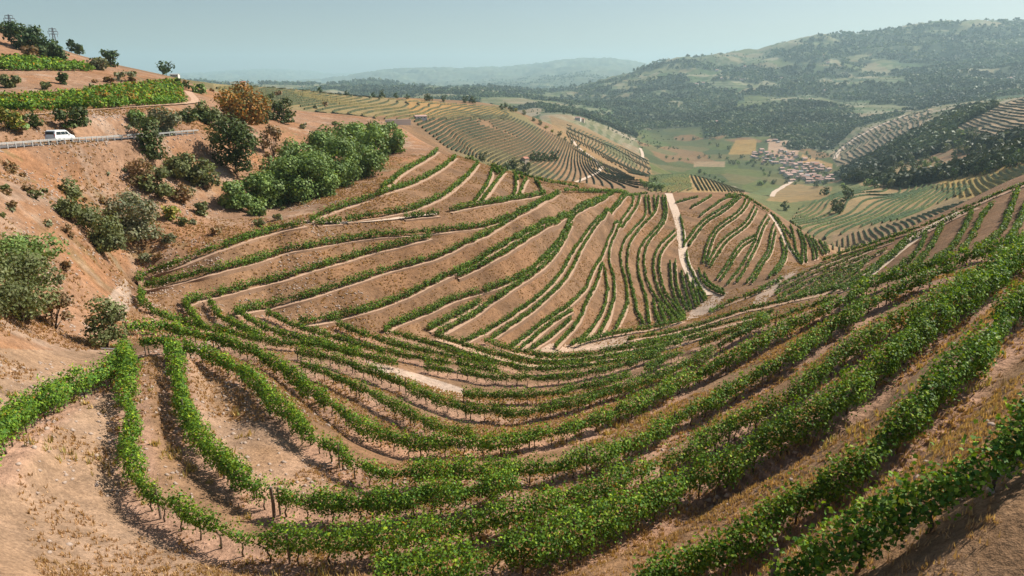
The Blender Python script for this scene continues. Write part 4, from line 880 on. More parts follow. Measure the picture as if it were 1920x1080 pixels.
TR = [  # name, label, kind, u, v, height, width (sightings), low, density
 ('shrub','sparse olive green shrub standing alone above the left vine row','olive',197,650,98,82,.2,.75),
 ('shrub','large olive green shrub mass at the left edge, its nearest bush','olive',45,604,135,120,.05,.8),
 ('shrub','tall bushy shrub cut by the left edge of the photo','olive',-18,606,150,110,.05,.8),
 ('shrub','reddish brown low shrub right of the large left edge shrubs','brown',100,614,66,66,.1,.8),
 ('shrub','shrub with paler top behind the large left edge shrub','bright',52,545,95,120,.1,.8),
 ('shrub','wide olive shrub casting a long shadow on the left slope','olive',190,468,72,112,.08,1),
 ('shrub','round grey green shrub right of the wide olive shrub','grey',258,448,84,92,.06,1),
 ('shrub','small dark shrub, lower of two on the bare left slope','olive',127,408,34,56,.1,1),
 ('shrub','small dark shrub, upper of two on the bare left slope','olive',137,372,34,58,.1,1),
 ('shrub','small bright yellow green bush on the stony slope','yellow',322,412,24,32,.05,1),
 ('shrub','small round bush left of the dense bright thicket','olive',378,403,26,30,.05,1),
 ('tree','dark round tree below the road with its shadow to the left','dark',270,302,84,78,.08,1),
 ('shrub','grey green bush right behind the dark round tree','grey',308,255,46,56,.06,1),
 ('shrub','brownish olive bush below the dark round tree','brown',262,345,44,56,.06,1),
 ('shrub','olive bush in the middle of the gully, left one','olive',300,368,50,60,.06,1),
 ('shrub','olive bush in the middle of the gully, upper one','olive',332,335,44,62,.06,1),
 ('shrub','olive bush in the gully, right one beside the dark tree','olive',376,352,58,66,.06,1),
 ('shrub','brown green bush low in the gully','brown',345,380,36,50,.06,1),
 ('tree','large dark tree at the head of the gully','dark',443,322,98,96,.08,1.1),
 ('shrub','thin brown shrub right of the large dark tree','brown',512,292,58,46,.1,.7),
 ('tree','autumn tree with orange crown on the ridge','orange',458,238,80,98,.12,1.1),
 ('tree','small green tree right beside the orange tree','dark',500,232,56,50,.1,1),
 ('tree','bushy green tree at the right end of the ridge trees','dark',532,230,46,48,.1,1),
 ('tree','olive green tree left of the orange tree','olive',398,236,58,48,.1,1),
 ('shrub','dark low bush left of the olive tree on the ridge','dark',350,228,24,46,.05,1),
 ('shrub','dark bush below the olive tree','dark',385,232,26,34,.05,1),
 ('shrub','low bush between the orange tree and the large dark tree','olive',420,252,24,36,.05,1),
 ('shrub','wide green bush above the white van','dark',136,238,30,60,.03,1.1),
 ('shrub','round dark green bush left above the van','dark',66,236,28,30,.03,1),
 ('shrub','yellow green bush above the road near the left edge','yellow',18,242,34,52,.03,1),
 ('shrub','small green bush between two larger ones above the road','bright',40,243,16,22,.03,1),
 ('shrub','small bright green bush below the autumn vines','bright',256,228,20,28,.03,1),
 ('shrub','pale low shrub on the bank below the dirt lane','grey',290,232,18,30,.03,1),
 ('shrub','small green bush at the corner of the dirt lane','dark',377,218,14,22,.03,1),
 ('tree','pine like tree group on the hilltop, leftmost crown','pine',44,92,38,46,.15,1.1),
 ('tree','broad pine like tree on the hilltop, second crown','pine',68,100,42,50,.15,1.1),
 ('tree','dark hilltop tree on the slope right of the broad one','pine',88,108,32,38,.1,1.1),
 ('tree','lowest dark tree of the hilltop group','pine',106,114,28,30,.1,1.1),
 ('tree','small dark tree on the skyline at the left edge','pine',4,62,20,26,.1,1),
 ('tree','slim skyline tree right of the hilltop group','pine',134,96,20,14,.1,1),
 ('tree','round skyline tree right of the slim one','pine',148,98,18,20,.1,1),
 ('tree','bushy dark tree on the falling skyline','pine',210,126,26,32,.1,1),
 ('tree','lone airy tree on the skyline above the grey roof','pine',312,139,26,28,.2,.8),
 ('shrub','tan olive bush at the end of the upper vines','grey',188,131,20,34,.05,1),
 ('shrub','pale green bush strip on the hill, wide one','grey',240,152,16,60,.05,1),
 ('shrub','round dark bush right of the autumn vines','dark',343,166,18,28,.05,1),
 ('shrub','green bush below the skyline near the lane corner','bright',373,175,16,30,.05,1),
 ('shrub','small round green bush in the bare field','dark',119,158,20,18,.05,1),
 ('shrub','low dark bush in the bare field near the autumn vines','olive',87,168,12,16,.05,1),
 ('shrub','dark bush in the bare field at the left edge','olive',22,164,20,30,.05,1),
 ('shrub','brown bush below the hilltop trees','brown',55,108,18,34,.05,1),
 ('shrub','brownish bush on the upper field edge','brown',205,155,10,18,.05,1),
 ('shrub','dry low bush on the reddish slope below the road','brown',152,308,16,30,.03,1),
 ('shrub','dry low bush near the left edge below the road','brown',20,325,20,34,.03,1),
 ('shrub','tiny bush on the reddish slope above the dark bushes','olive',66,372,14,28,.03,1),
]
for i, (nm, lb, kd_, u, v, hp, wp, low, de) in enumerate(TR):
    make_tree(nm, lb, nm, None, u, v, hp, wp, kd_, low=low, dens_=de, stems=2 if nm == 'shrub' else 1)
TH = [(440,388,44,54),(472,385,60,60),(508,386,72,70),(548,378,84,76),(592,368,92,82),(634,352,96,80),(672,334,92,74),(706,312,78,66),(735,288,56,46),(520,352,56,64),(562,330,62,72),(606,306,60,70),(650,286,56,74),(692,270,42,66),(728,262,30,44),(480,402,24,40)]
for i, (u, v, hp, wp) in enumerate(TH):
    make_tree('shrub', 'bright green shrub of the dense thicket above the bank, %s' % ('lower edge' if i < 9 else 'upper part'), 'shrub', 'shrubs of the bright green thicket', u, v, hp*1.04, wp*1.2, 'bright', low=.05, dens_=1.15, stems=2)
# scattered small scrub on the left slopes
scr = [(float(rng.uniform(0, 760)), float(rng.uniform(150, 560))) for _ in range(240)]
kk = 0
for (u, v) in scr:
    lim = np.interp(v, [150, 225, 300, 345, 410, 440, 480, 520, 560], [380, 740, 780, 700, 540, 420, 320, 225, 150])
    if u > lim or (255 < v < 285 and u < 350) or (180 < v < 206 and u < 345): continue
    if kk >= 100: break
    kk += 1; z_ = np.interp(v, [150, 560], [9, 22])*rng.uniform(.6, 1.3); kd_ = ['brown', 'olive', 'grey', 'brown'][kk % 4]
    make_tree('shrub', 'small dry scrub bush scattered on the stony left hillside', 'shrub', 'small scrub on the left hillside', u, v, z_*.7, z_*1.3, kd_, low=.03, dens_=.8, stems=2)
# distant trees: a few prototypes, copied with their parts
PROTO = []
def proto(kind, h, w, n_s):
    rt = empty('tree', (0, 0, -500)); P_, Nn, sz, c, cc = crown_cloud(h, w, n_s, kind, .12, K=8)
    V_, F_, C_ = quad_cloud(P_, Nn, sz, c); a = mesh_np('crown', V_, F_, 4, M['crown'], C_, parent=rt)
    mb = MB(); mb.tube([(0,0,-1.5),(0,0,h*.3),(0.1,0.1,h*.6)], [h*.03, h*.025, h*.01], 5)
    b = mb.build('trunk', M['bark'], rt); PROTO.append([rt, False]); return rt
for kd_, h, w in (('dark', 9, 9), ('pine', 10, 8), ('olive', 7, 8), ('bright', 8, 8), ('yellow', 6, 7), ('pine', 12, 9), ('brown', 6, 7)): proto(kd_, h, w, 1.15)
def put_tree(i, p, label, group, sc=1.0):
    rt, used = PROTO[i]
    o = rt if not used else copy_tree(rt); PROTO[i][1] = True
    o.location = p; o.rotation_euler = (0, 0, random.uniform(0, 6.28)); o.scale = (sc*random.uniform(.85, 1.15), sc*random.uniform(.85, 1.15), sc); tag(o, label, 'tree', group)
T_GR = 'trees of the wooded slope at right'
poly_f = [(1565,335),(1640,292),(1720,250),(1800,225),(1870,260),(1960,250),(1960,300),(1860,318),(1740,345),(1640,350)]
polyH = [(1600,350),(1680,345),(1760,330),(1830,315),(1880,300),(1900,275),(1960,255)]
cnt_ = 0; tries = 0; placed = []
while cnt_ < 150 and tries < 3000:
    tries += 1; u = random.uniform(1560, 1935); v = random.uniform(245, 352)
    if not bool(inpoly(np.array([u]), np.array([v]), poly_f)[0]): continue
    if any(abs(u-a)+abs(v-b)*1.6 < 7 for a, b in placed): continue
    p = ground_at(u, v, 2, 480, 1500)
    if math.hypot(p.x, p.y) < 500: continue
    placed.append((u, v)); put_tree(random.choice([0, 1, 5, 0, 2, 1, 3]), p, 'dark bushy tree of the wooded slope at right below the bare hill', T_GR, random.uniform(.7, 1.25)); cnt_ += 1
for grp, lab, pts, kk_, sc in (
  ('small trees along the skyline ridge', 'small dark tree on the edge of the flat ridge at left middle', [(700,180),(716,181),(742,183),(764,184),(800,187),(806,187),(832,189),(872,191),(884,191),(889,192),(948,200),(956,204),(960,208),(940,204),(650,177),(600,172)], (0, 1), .75),
  ('trees on the crest of the vineyard spur', 'small tree along the crest line of the spur beyond the bank', [(968,208),(982,214),(1000,226),(1012,233),(1024,240),(1036,247),(1048,254),(1060,262),(1072,268),(1084,276),(1096,287),(1108,300),(1124,312),(1140,322)], (0, 2, 4), .7),
  ('bushes in the fold of the brown hillside', 'dark bush in the fold of the brown terraced hillside', [(998,300),(1006,299),(1014,301),(1022,300),(1030,301),(1040,299),(960,312),(948,318),(905,300),(965,316),(970,330),(985,322)], (0, 1), .8),
  ('bushes around the small knoll', 'bush at the edge of the small green knoll', [(1212,350),(1220,352),(1230,354),(1240,354),(1205,345),(1348,338),(1356,342),(1340,334),(1330,330),(1322,327),(1312,324),(1226,340)], (0, 3), .8),
  ('trees in the valley fields', 'tree standing between the green fields of the valley floor', [(1368,306),(1376,308),(1384,307),(1410,303),(1400,308),(1416,306),(1424,300),(1470,392),(1424,346),(1428,347),(1250,296),(1262,298),(1275,300),(1290,300),(1310,297),(1330,296),(1350,296),(1364,298),(1280,262),(1300,262),(1330,270),(1345,275),(1366,280),(1390,296),(1238,270),(1256,276),(1568,396),(1572,398),(1588,372),(1584,355),(1546,364),(1530,350)], (0, 1, 3), 1.0),
  ('trees between the village houses', 'small tree among the village houses', [(1460,288),(1470,300),(1480,315),(1495,322),(1450,310),(1462,320),(1505,332),(1520,325),(1535,318),(1440,297),(1448,285),(1500,300),(1512,310),(1478,335),(1530,342),(1550,330),(1412,312),(1404,306),(1545,345),(1490,345)]+[(random.uniform(1405, 1565), random.uniform(285, 346)) for _ in range(45)], (0, 1, 3), .8),
  ('bushes on the right hand orange slope', 'bush on the yellow orange slope behind the crest row', [(1700,350),(1716,345),(1735,340),(1790,335),(1810,330),(1832,322),(1846,325),(1870,316),(1888,312),(1905,308),(1756,338),(1690,338),(1668,345)], (0, 3, 4), .55)):
    for (u, v) in pts: put_tree(random.choice(kk_), ground_at(u, v, 1, 300, 2400), lab, grp, sc*random.uniform(.8, 1.2))
for rt, used in PROTO:
    if not used:
        for c in list(rt.children): bpy.data.objects.remove(c)
        bpy.data.objects.remove(rt)
# woods too dense to count
wi, wj = np.where(wood[:-1, :-1] & (RG[:-1, :-1] > 560) & (np.abs(AG[:-1, :-1]) < R(44)))
prob = RG[wi, wj]**-0.35; prob /= prob.sum(); nW = 44000; kx = rng.choice(len(wi), nW, p=prob)
fa, fb = rng.random(nW), rng.random(nW); a_ = GA[wi[kx]]+(GA[wi[kx]+1]-GA[wi[kx]])*fa; r_ = GR[wj[kx]]+(GR[wj[kx]+1]-GR[wj[kx]])*fb; z_ = height(a_, r_)
bx_ = r_*np.sin(a_); by_ = r_*np.cos(a_); Rt = rng.uniform(3.2, 6.2, nW)*(1+sstep(1500, 5000, r_)*1.1); q = 9
d = rng.normal(0, 1, (nW*q, 3)); d /= np.linalg.norm(d, axis=1)[:, None]; d[:, 2] = np.abs(d[:, 2])
Cn = np.repeat(np.stack([bx_, by_, z_+CZ+Rt*.5], 1), q, axis=0)+d*np.repeat(Rt, q)[:, None]*np.array([.75, .75, 1.0])
pc = np.array([(0.06,0.088,0.034),(0.075,0.105,0.04),(0.105,0.12,0.048),(0.045,0.07,0.028)]); tn = .65+.9*sstep(.35, .65, fbm(bx_/140, by_/140, 4, 511)); c = np.repeat(pc[rng.integers(0, 4, nW)]*(rng.uniform(.8, 1.25, nW)*tn*np.where(r_ < 1600, .95, 1.0))[:, None], q, axis=0)
V_, F_, C_ = quad_cloud(Cn, d, np.repeat(Rt, q)*1.15, c); tag(mesh_np('forest', V_, F_, 4, M['far'], C_), 'dark woods covering the far slopes', 'forest', None, 'stuff')
# hedges and scrub dotted over the farmed mountain side
ok = (RG[:-1, :-1] > 1500) & (RG[:-1, :-1] < 7500) & ~wood[:-1, :-1] & (fbm(XG/150, YG/150, 4, 333)[:-1, :-1] > .47) & (np.abs(AG[:-1, :-1]) < R(44)); wi, wj = np.where(ok)
nH = 3600; kx = rng.choice(len(wi), nH); a_ = GA[wi[kx]]+rng.random(nH)*.0017; r_ = GR[wj[kx]]*(1+rng.random(nH)*.008); z_ = height(a_, r_); q = 5; Rt = rng.uniform(2.2, 4.2, nH)*(1+sstep(2000, 5000, r_))
d = rng.normal(0, 1, (nH*q, 3)); d /= np.linalg.norm(d, axis=1)[:, None]; d[:, 2] = np.abs(d[:, 2])
Cn = np.repeat(np.stack([r_*np.sin(a_), r_*np.cos(a_), z_+CZ+Rt*.3], 1), q, axis=0)+d*np.repeat(Rt, q)[:, None]*.7
V_, F_, C_ = quad_cloud(Cn, d, np.repeat(Rt, q)*1.1, np.repeat(pc[rng.integers(0, 4, nH)]*1.3, q, axis=0)); tag(mesh_np('distant_scrub', V_, F_, 4, M['far'], C_), 'scattered trees and hedges over the far fields', 'scrub', None, 'stuff')
# ------------------------------------------------------------------ buildings
def house_parts(L_, B_, h, rise, wall, roof, windows=True):
    rt = empty('house', (0, 0, -500)); mb = MB(); mb.box(-L_/2, L_/2, -B_/2, B_/2, -3, h)
    mb.poly([(-L_/2,-B_/2,h),(-L_/2,B_/2,h),(-L_/2,0,h+rise)], [(0,2,1)]); mb.poly([(L_/2,-B_/2,h),(L_/2,B_/2,h),(L_/2,0,h+rise)], [(0,1,2)])
    mb.build('wall', wall, rt); mb = MB(); e = .45; s = rise/(B_/2)
    for sg in (-1, 1):
        y = sg*(B_/2+e); z = h-e*s; mb.poly([(-L_/2-e,y,z+.02),(L_/2+e,y,z+.02),(L_/2+e,0,h+rise+.02),(-L_/2-e,0,h+rise+.02),(-L_/2-e,y,z+.25),(L_/2+e,y,z+.25),(L_/2+e,0,h+rise+.25),(-L_/2-e,0,h+rise+.25)],
             [(0,1,2,3),(7,6,5,4),(0,4,5,1),(1,5,6,2),(2,6,7,3),(3,7,4,0)])
    mb.build('roof', roof, rt)
    if windows:
        for sx in (-.28, .02, .3):
            for sy in (-1, 1):
                mb = MB(); mb.box(-.5, .5, -.06, .06, 0, 1.25); o = mb.build('window', M['glass'], rt); o.location = (sx*L_, sy*(B_/2+.03), h-2.2)
        mb = MB(); mb.box(-.5, .5, -.07, .07, 0, 2.1); o = mb.build('door', M['post'], rt); o.location = (-.14*L_, -(B_/2+.04), 0)
    return rt
HP = [[house_parts(11, 8, 5.5, 2.0, M['wall_a'], M['roof_b']), 0, 'white village house with a faded tiled roof in the valley'],
      [house_parts(14, 8, 4.5, 1.8, M['wall_c'], M['roof_b']), 0, 'stone village house with a faded tiled roof in the valley'],
      [house_parts(8, 7, 6.0, 1.6, M['wall_b'], M['roof_a']), 0, 'ochre village house with a terracotta roof in the valley'],
      [house_parts(17, 9, 4.5, 1.5, M['wall_a'], M['roof_b']), 0, 'long pale village building with a faded tiled roof'],
      [house_parts(12, 8, 4.0, 1.2, M['wall_a'], M['roof_c']), 0, 'white village house with a grey roof in the valley']]
def put_house(i, p, rz, group, label=None, sc=1.0):
    rt = HP[i][0]; o = copy_tree(rt) if HP[i][1] else rt; HP[i][1] = 1; o.location = p; o.rotation_euler = (0, 0, rz); o.scale = (sc, sc, sc); tag(o, label or HP[i][2], 'house', group); return o
vp = [(1402,296),(1432,270),(1450,258),(1472,262),(1476,276),(1506,300),(1545,314),(1568,322),(1560,342),(1520,348),(1486,342),(1450,312),(1420,308)]
cnt_ = 0; placed = []; tries = 0
while cnt_ < 84 and tries < 6000:
    tries += 1; u = random.uniform(1400, 1570); v = random.uniform(258, 348)
    if not bool(inpoly(np.array([u]), np.array([v]), vp)[0]) or any(abs(u-a) + abs(v-b)*1.7 < 7 for a, b in placed): continue
    if v < 284 and random.random() < .8: continue
    placed.append((u, v)); i = random.choices(range(5), [6, 3, 2, 2.5, .7])[0]; put_house(i, ground_at(u, v, 0, 700, 2500), random.choice([.2, .35, 1.75, -.3])+random.uniform(-.2, .2), ['white tile roofed village houses', 'stone village houses', 'ochre village houses', 'long pale village buildings', 'white grey roofed village houses'][i], None, random.uniform(.6, .95)); cnt_ += 1
for (u, v, i, lb) in ((1306,160,0,'white house left among the far mountain hamlet'), (1318,158,0,'white house in the far mountain hamlet beside another'), (1344,134,0,'uppermost white house of the far hamlet'), (1352,149,3,'long white building of the far hamlet'),
                      (1396,127,0,'white house below the skyline pine'), (1392,151,3,'pale building at the foot of the far hamlet'), (1466,148,3,'long pale barn on the mountain fields'), (1545,106,0,'white house high on the mountain between terraces'), (1552,120,0,'white house below the high mountain house'),
                      (1606,98,0,'lone white house right on the mountain'), (1520,188,1,'chapel like house on the wooded mound'), (1546,172,0,'white house near the wooded mound'), (1892,150,0,'white farmhouse far right on the mountain'), (1084,226,0,'white house on the spur beyond the valley'), (1345,230,1,'farmhouse at the foot of the left woods'),
                      (1092,229,2,'ochre house beside the spur house')):
    put_house(i, ground_at(u, v, 0, 900, 7000), random.uniform(-.5, .5), None, lb, 1.35 if v < 165 else 1.0)
p = ground_at(456, 160, 0, 300, 900); put_house(2, p, .2, None, 'small house with a red roof on the ridge behind the orange tree', .42)
p = ground_at(328, 143, 0, 200, 600); put_house(4, p, .1, None, 'low grey roofed shed on the left skyline', .32)
p = ground_at(788, 224, 0, 250, 700); put_house(3, p, .5, None, 'small pale farm building on the brown hillside beside the long wall', .45)
p = ground_at(1065, 353, 0, 300, 700) if False else ground_at(984, 306, 0, 330, 700); put_house(2, p, .9, None, 'small building with a red roof in the fold of the brown hillside', .55)
a = ground_at(722, 226, 0, 100, 360); ln = 46*a.xy.length/F; mb = MB(); mb.box(0, ln, -.25, .25, -1.2, .8); mb.box(-.1, ln+.1, -.36, .36, .8, .92)
o = mb.build('retaining_wall', M['wall_a']); o.location = a; o.rotation_euler = (0, 0, .12); tag(o, 'long low pale wall behind the bright green thicket', 'wall')
# ------------------------------------------------------------------ lattice pylons on the hilltop
def pylon(p, h, label):
    rt = empty('pylon', p, .4); tag(rt, label, 'pylon'); mb = MB(); b = h*.10
    def w_(z): return b*(1-z/h)*1.0+h*.012
    for sx in (-1, 1):
        for sy in (-1, 1): mb.tube([(sx*w_(0), sy*w_(0), -1), (sx*w_(h*.6), sy*w_(h*.6), h*.6), (sx*.1, sy*.1, h)], [.10, .08, .05], 4)
    zs = [0, .14, .27, .39, .50, .60, .69, .77, .84, .90, .96]
    for z0_, z1_ in zip(zs[:-1], zs[1:]):
        a_, c_ = w_(z0_*h), w_(z1_*h)
        for s1, s2 in (((-1,-1),(1,-1)),((1,-1),(1,1)),((1,1),(-1,1)),((-1,1),(-1,-1))):
            mb.tube([(s1[0]*a_, s1[1]*a_, z0_*h), (s2[0]*c_, s2[1]*c_, z1_*h)], [.035, .035], 3); mb.tube([(s2[0]*a_, s2[1]*a_, z0_*h), (s1[0]*c_, s1[1]*c_, z1_*h)], [.035, .035], 3)
    mb.build('mast', M['steel'], rt)
    for z_, l_ in ((.66, .17), (.79, .21), (.91, .15)):
        mb = MB(); 
        for sg in (-1, 1):
            mb.tube([(0, -.15, z_*h), (sg*l_*h, 0, z_*h+.25)], [.12, .07], 4); mb.tube([(0, .15, z_*h+h*.045), (sg*l_*h, 0, z_*h+.25)], [.09, .06], 4); mb.tube([(sg*l_*h, 0, z_*h+.2), (sg*l_*h, 0, z_*h-.9)], [.10, .10], 5)
        mb.build('crossarm', M['steel'], rt)
    return rt
p = ground_at(6, 62, 0, 250, 420); pylon(p + Vector((-1, 6, -1)), 30*330/F, 'lattice pylon at the top left corner')
p = ground_at(78, 84, 0, 250, 420); pylon(p + Vector((0, 8, -1)), 29*335/F, 'lattice pylon right behind the hilltop trees')
# ------------------------------------------------------------------ the van and the guardrail on the hill road
pv = ground_at(118, 265, 0, 60, 200); rl = ground_at(60, 270, 0, 60, 200); rr_ = ground_at(190, 261, 0, 60, 200); dirv = (rr_-rl).normalized(); rz = math.atan2(dirv.y, dirv.x)
ki = int(np.argmin((ROADP[:, 0]-pv.x)**2+(ROADP[:, 1]-pv.y)**2)); pv = Vector(ROADP[ki]) + Vector((0, 0, .06)); rl = Vector(ROADP[max(ki-12, 0)]); rr_ = Vector(ROADP[min(ki+12, len(ROADP)-1)])
dirv = (rr_-rl).normalized(); rz = math.atan2(dirv.y, dirv.x); pv += Vector((-dirv.y, dirv.x, 0))*.6
van = empty('van', pv, rz); tag(van, 'white van driving on the hill road behind the guardrail', 'van'); van.rotation_euler = (0, -math.asin(dirv.z), rz); van.scale = (.86, .86, .86)
prof = [(-2.45,.35),(-2.5,.9),(-2.42,1.35),(-2.2,1.86),(-1.9,1.95),(.35,1.93),(.75,1.80),(1.45,1.22),(2.2,1.02),(2.5,.80),(2.52,.38)]
vs_, n_ = [], len(prof)
for y, ins in ((-.95, 0), (-.88, 1), (.88, 1), (.95, 0)):
    pass
me_v = []; 
for (y, k_) in ((-.93, 0.0), (-.80, .05), (.80, .05), (.93, 0.0)):
    for (x, z) in prof: me_v.append((x, y*(1-.10*max(0, (z-1.1))), z + (k_ if z > .5 else 0)))
me_f = []
for j in range(3):
    for i in range(n_-1): me_f.append((j*n_+i, j*n_+i+1, (j+1)*n_+i+1, (j+1)*n_+i))
    me_f.append((j*n_+n_-1, j*n_, (j+1)*n_, (j+1)*n_+n_-1))
me_f.append(tuple(range(n_))[::-1]); me_f.append(tuple(3*n_+i for i in range(n_)))
mb = MB(); mb.poly(me_v, me_f); body = mb.build('body', M['white'], van, False); bv = body.modifiers.new('b', 'BEVEL'); bv.width = .05; bv.segments = 2; bv.limit_method = 'ANGLE'
for sg in (-1, 1):
    for x0, x1, x2, x3 in ((-2.1,-.95,-.95,-2.0), (-.88,.05,.05,-.88), (.12,1.05,.62,.12)):
        mb = MB(); y = lambda z: sg*(.93*(1-.10*(z-1.1))+.012); t_ = sg*.01
        mb.poly([(x0,y(1.22),1.22),(x1,y(1.22),1.22),(x2,y(1.72),1.72),(x3,y(1.72),1.72),(x0,y(1.22)-sg*.03,1.22),(x1,y(1.22)-sg*.03,1.22),(x2,y(1.72)-sg*.03,1.72),(x3,y(1.72)-sg*.03,1.72)], [(0,1,2,3),(7,6,5,4),(0,4,5,1),(1,5,6,2),(2,6,7,3),(3,7,4,0)])
        mb.build('side_window', M['glass'], van)
mb = MB(); mb.poly([(.80,-.72,1.80),(.80,.72,1.80),(1.40,.80,1.30),(1.40,-.80,1.30),(.84,-.72,1.84),(.84,.72,1.84),(1.44,.80,1.34),(1.44,-.80,1.34)], [(0,1,2,3),(7,6,5,4),(0,4,5,1),(1,5,6,2),(2,6,7,3),(3,7,4,0)]); mb.build('windscreen', M['glass'], van)
mb = MB(); mb.box(-2.50, -2.38, -.68, .68, 1.30, 1.72); mb.build('rear_window', M['glass'], van)
for sx in (-1.55, 1.55):
    for sy in (-1, 1):
        mb = MB(); mb.tube([(sx, sy*.74, .34), (sx, sy*.96, .34)], [.34, .34], 18); wo = mb.build('wheel', M['tyre'], van); mb = MB(); mb.tube([(sx, sy*.95, .34), (sx, sy*.975, .34)], [.21, .2], 12); mb.build('rim', M['rim'], wo)
for sy in (-1, 1):
    mb = MB(); mb.box(2.36, 2.53, sy*.62-.16, sy*.62+.16, .74, .90); mb.build('headlight', M['lamp'], van); mb = MB(); mb.box(-2.52, -2.44, sy*.82-.07, sy*.82+.07, .95, 1.35); mb.build('tail_light', M['redlamp'], van)
    mb = MB(); mb.box(.95, 1.15, sy*1.02-.09, sy*1.02+.09, 1.15, 1.32); mb.build('mirror', M['white'], van)
ks = np.linspace(0, min(len(ROADP)-1, 150), 14).astype(int); T_ = np.gradient(ROADP[:, :2], axis=0); T_ /= np.linalg.norm(T_, axis=1)[:, None]; sgn = 1 if (T_[0][1]*ROADP[0][0]-T_[0][0]*ROADP[0][1]) < 0 else -1
gp = [Vector((ROADP[k, 0]+sgn*T_[k][1]*2.5, ROADP[k, 1]-sgn*T_[k][0]*2.5, ROADP[k, 2])) for k in ks]
rt = empty('guardrail', gp[0]); tag(rt, 'long pale metal guardrail along the hill road', 'guardrail'); L0 = [q_-gp[0]+Vector((0, 0, 0)) for q_ in gp]
mb = MB()
for i in range(len(L0)-1):
    A_, B_ = L0[i], L0[i+1]
    for dz_, th in ((.52, .0), (.62, .05), (.72, .0)):
        mb.tube([A_+Vector((0, -th, dz_)), B_+Vector((0, -th, dz_))], [.038, .038], 5)
mb.build('rail', M['rail'], rt)
for i in range(len(L0)-1):
    for k in range(3):
        q_ = L0[i].lerp(L0[i+1], k/3); mb = MB(); mb.box(-.06, .06, -.05, .07, -.3, .72); o = mb.build('post', M['rail'], rt); o.location = q_+Vector((0, .12, 0))
# ------------------------------------------------------------------ row end posts and sticks near the viewer
def stick(name, label, cat, a, b, r0, mat=None):
    mb = MB(); mid = (a+b)/2 + Vector((.02, .01, .02)); mb.tube([Vector((0, 0, 0)), mid-a, b-a], [r0, r0*.93, r0*.85], 8); o = mb.build(name, mat or M['post']); o.location = a; tag(o, label, cat)
p = ground_at(514, 968, 0, 10, 60); stick('wooden_post', 'thick weathered wooden end post between two near vine rows', 'post', p-Vector((0, 0, .2)), p+Vector((0, 0, 1.45)), .085)
p = ground_at(1018, 928, 0, 10, 60); stick('vine_stump', 'leafless dark vine stump in the gap between near rows', 'stump', p-Vector((0, 0, .1)), p+Vector((.05, .05, .75)), .07, M['bark'])
a = ground_at(192, 662, 0, 20, 90); b = ground_at(220, 664, 0, 20, 90); stick('wooden_beam', 'pale beam lying at the upper end of the left vine row', 'beam', a+Vector((0, 0, .35)), b+Vector((0, 0, .35)), .09, M['rail'])
# ------------------------------------------------------------------ stones, dry grass and weeds
def scatter_near(n_, rmax, cond):
    a = rng.uniform(R(-40), R(40), n_*6); r = rmax*np.sqrt(rng.random(n_*6)); r = np.maximum(r, 7); z = height(a, r); u, v = project(a, r, z); x = r*np.sin(a); y = r*np.cos(a)
    k = cond(u, v, x, y, r) & (u > -60) & (u < 1980) & (v < 1150); k = np.where(k)[0][:n_]; return x[k], y[k], z[k]+CZ, r[k]
def zmesh(x, y):                  # height of the levelled sheet
    a = np.arctan2(x, y); r = np.hypot(x, y); i = np.clip(np.searchsorted(GA, a)-1, 0, len(GA)-2); j = np.clip(np.searchsorted(GR, r)-1, 0, len(GR)-2)
    fa_ = (a-GA[i])/(GA[i+1]-GA[i]); fb_ = (r-GR[j])/(GR[j+1]-GR[j]); return ZG[i, j]*(1-fa_)*(1-fb_)+ZG[i+1, j]*fa_*(1-fb_)+ZG[i, j+1]*(1-fa_)*fb_+ZG[i+1, j+1]*fa_*fb_+CZ
def tufts(n_, rmax, cond, nb, hgt, pal_, name, label):
    pal_ = np.array(pal_)*1.15
    x, y, z, r = scatter_near(n_, rmax, cond); m = len(x); z = zmesh(x, y); pal_ = np.array(pal_)
    a = rng.uniform(0, 6.28, (m, nb)); l = rng.uniform(.02, .16, (m, nb))*hgt/.3; h = hgt*rng.uniform(.4, 1.2, (m, nb))*rng.uniform(.6, 1.3, (m, 1)); wv_ = np.maximum(.012, .0011*r)[:, None]*np.ones((m, nb))
    bx = x[:, None]+rng.normal(0, .05, (m, nb))*hgt/.2; by = y[:, None]+rng.normal(0, .05, (m, nb))*hgt/.2; ca, sa = np.cos(a), np.sin(a); zz = z[:, None]*np.ones((m, nb))-.01
    V_ = np.stack([np.stack([bx-sa*wv_, by+ca*wv_, zz], -1), np.stack([bx+sa*wv_, by-ca*wv_, zz], -1), np.stack([bx+ca*l+sa*wv_*.2, by+sa*l, zz+h], -1)], 2).reshape(-1, 3)
    c = pal_[rng.integers(0, len(pal_), m*nb)]*rng.uniform(.7, 1.3, (m*nb, 1)); tag(mesh_np(name, V_, np.arange(m*nb*3), 3, M['straw'], np.repeat(c, 3, axis=0)), label, 'grass', None, 'stuff')
tufts(26000, 62, lambda u, v, x, y, r: (fbm(x/5, y/5, 4, 401) > np.where((u > 900) & (v > 600), .40, .50)), 6, .16, [(0.42,0.27,0.15),(0.48,0.32,0.19),(0.36,0.22,0.12)], 'dry_grass', 'dry straw coloured grass on the near slopes')
tufts(7000, 24, lambda u, v, x, y, r: (fbm(x/3, y/3, 4, 405) > .36), 7, .13, [(0.40,0.26,0.13),(0.48,0.33,0.18),(0.34,0.22,0.12)], 'dry_grass', 'short dry grass at the feet of the nearest rows')
tufts(600, 45, lambda u, v, x, y, r: (fbm(x/3, y/3, 4, 411) > .60), 9, .36, [(0.48,0.33,0.14),(0.38,0.28,0.12),(0.30,0.27,0.10)], 'tall_dry_grass', 'taller dry grass stalks between the near rows')
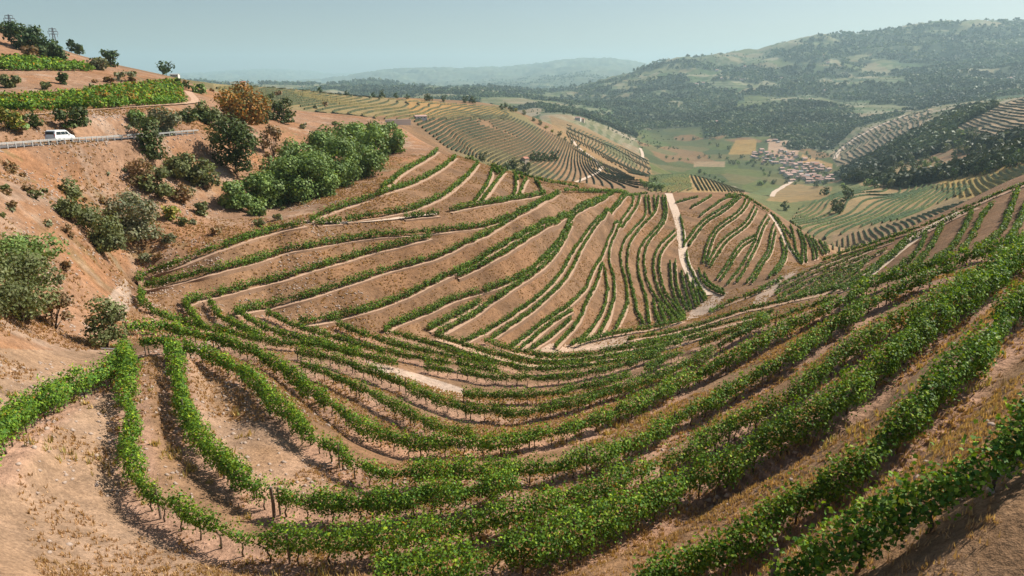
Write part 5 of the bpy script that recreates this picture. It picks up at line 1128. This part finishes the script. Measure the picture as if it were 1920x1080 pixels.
tufts(9000, 170, lambda u, v, x, y, r: (r > 45) & (u < 760) & (v < 640) & (v > 200) & (fbm(x/11, y/11, 4, 421) > .5), 7, .26, [(0.42,0.26,0.15),(0.34,0.23,0.12),(0.48,0.31,0.18)], 'dry_scrub_grass', 'reddish dry grass and scrub on the left hillside')
tufts(30000, 260, lambda u, v, x, y, r: (r > 60) & (u > 150) & (u < 1560) & (v < 690) & (v > 290) & (fbm(x/9, y/9, 4, 425) > .46), 6, .17, [(0.42,0.27,0.15),(0.34,0.21,0.12),(0.48,0.33,0.19)], 'dry_bank_grass', 'dry grass on the banks between the vine rows')
x, y, z, r = scatter_near(5200, 150, lambda u, v, x, y, r: (u < 700) & (fbm(x/8, y/8, 4, 431) > np.where(u < 420, .5, .6)) | ((r < 45) & (fbm(x/6, y/6, 3, 437) > .62))); z = zmesh(x, y); m = len(x)
oc = np.array([(1,0,0),(0,1,0),(-1,0,0),(0,-1,0),(0,0,.8),(0,0,-.6)]); sz = rng.uniform(.04, .13, m)*(1+r/110); Vr = np.stack([x, y, z], 1)[:, None]+oc[None]*sz[:, None, None]*rng.uniform(.5, 1.4, (m, 6, 1))
fo = np.array([(0,1,4),(1,2,4),(2,3,4),(3,0,4),(1,0,5),(2,1,5),(3,2,5),(0,3,5)]); tag(mesh_np('stones', Vr.reshape(-1, 3), (np.arange(m)[:, None, None]*6+fo[None]).reshape(-1, 3), 3, M['stone']), 'loose stones on the dry slopes', 'stones', None, 'stuff')
# ------------------------------------------------------------------ haze
zb = float(ZG.min())+CZ-1; zt = max(float(ZG.max())+CZ, CZ+20)+60
mb = MB(); mb.box(-20500, 20500, -4000, 20600, zb, zt); hz, t, pb, out = mat_nodes('valley haze'); t.nodes.remove(pb)
pvn = N(t, "ShaderNodeVolumePrincipled"); pvn.inputs["Color"].default_value = (0.60, 0.84, 0.95, 1); pvn.inputs["Density"].default_value = HAZE; pvn.inputs["Anisotropy"].default_value = 0.2
t.links.new(pvn.outputs[0], out.inputs["Volume"]); ho = mb.build('haze', hz); tag(ho, 'thin blue haze filling the valley air', 'haze', None, 'stuff')
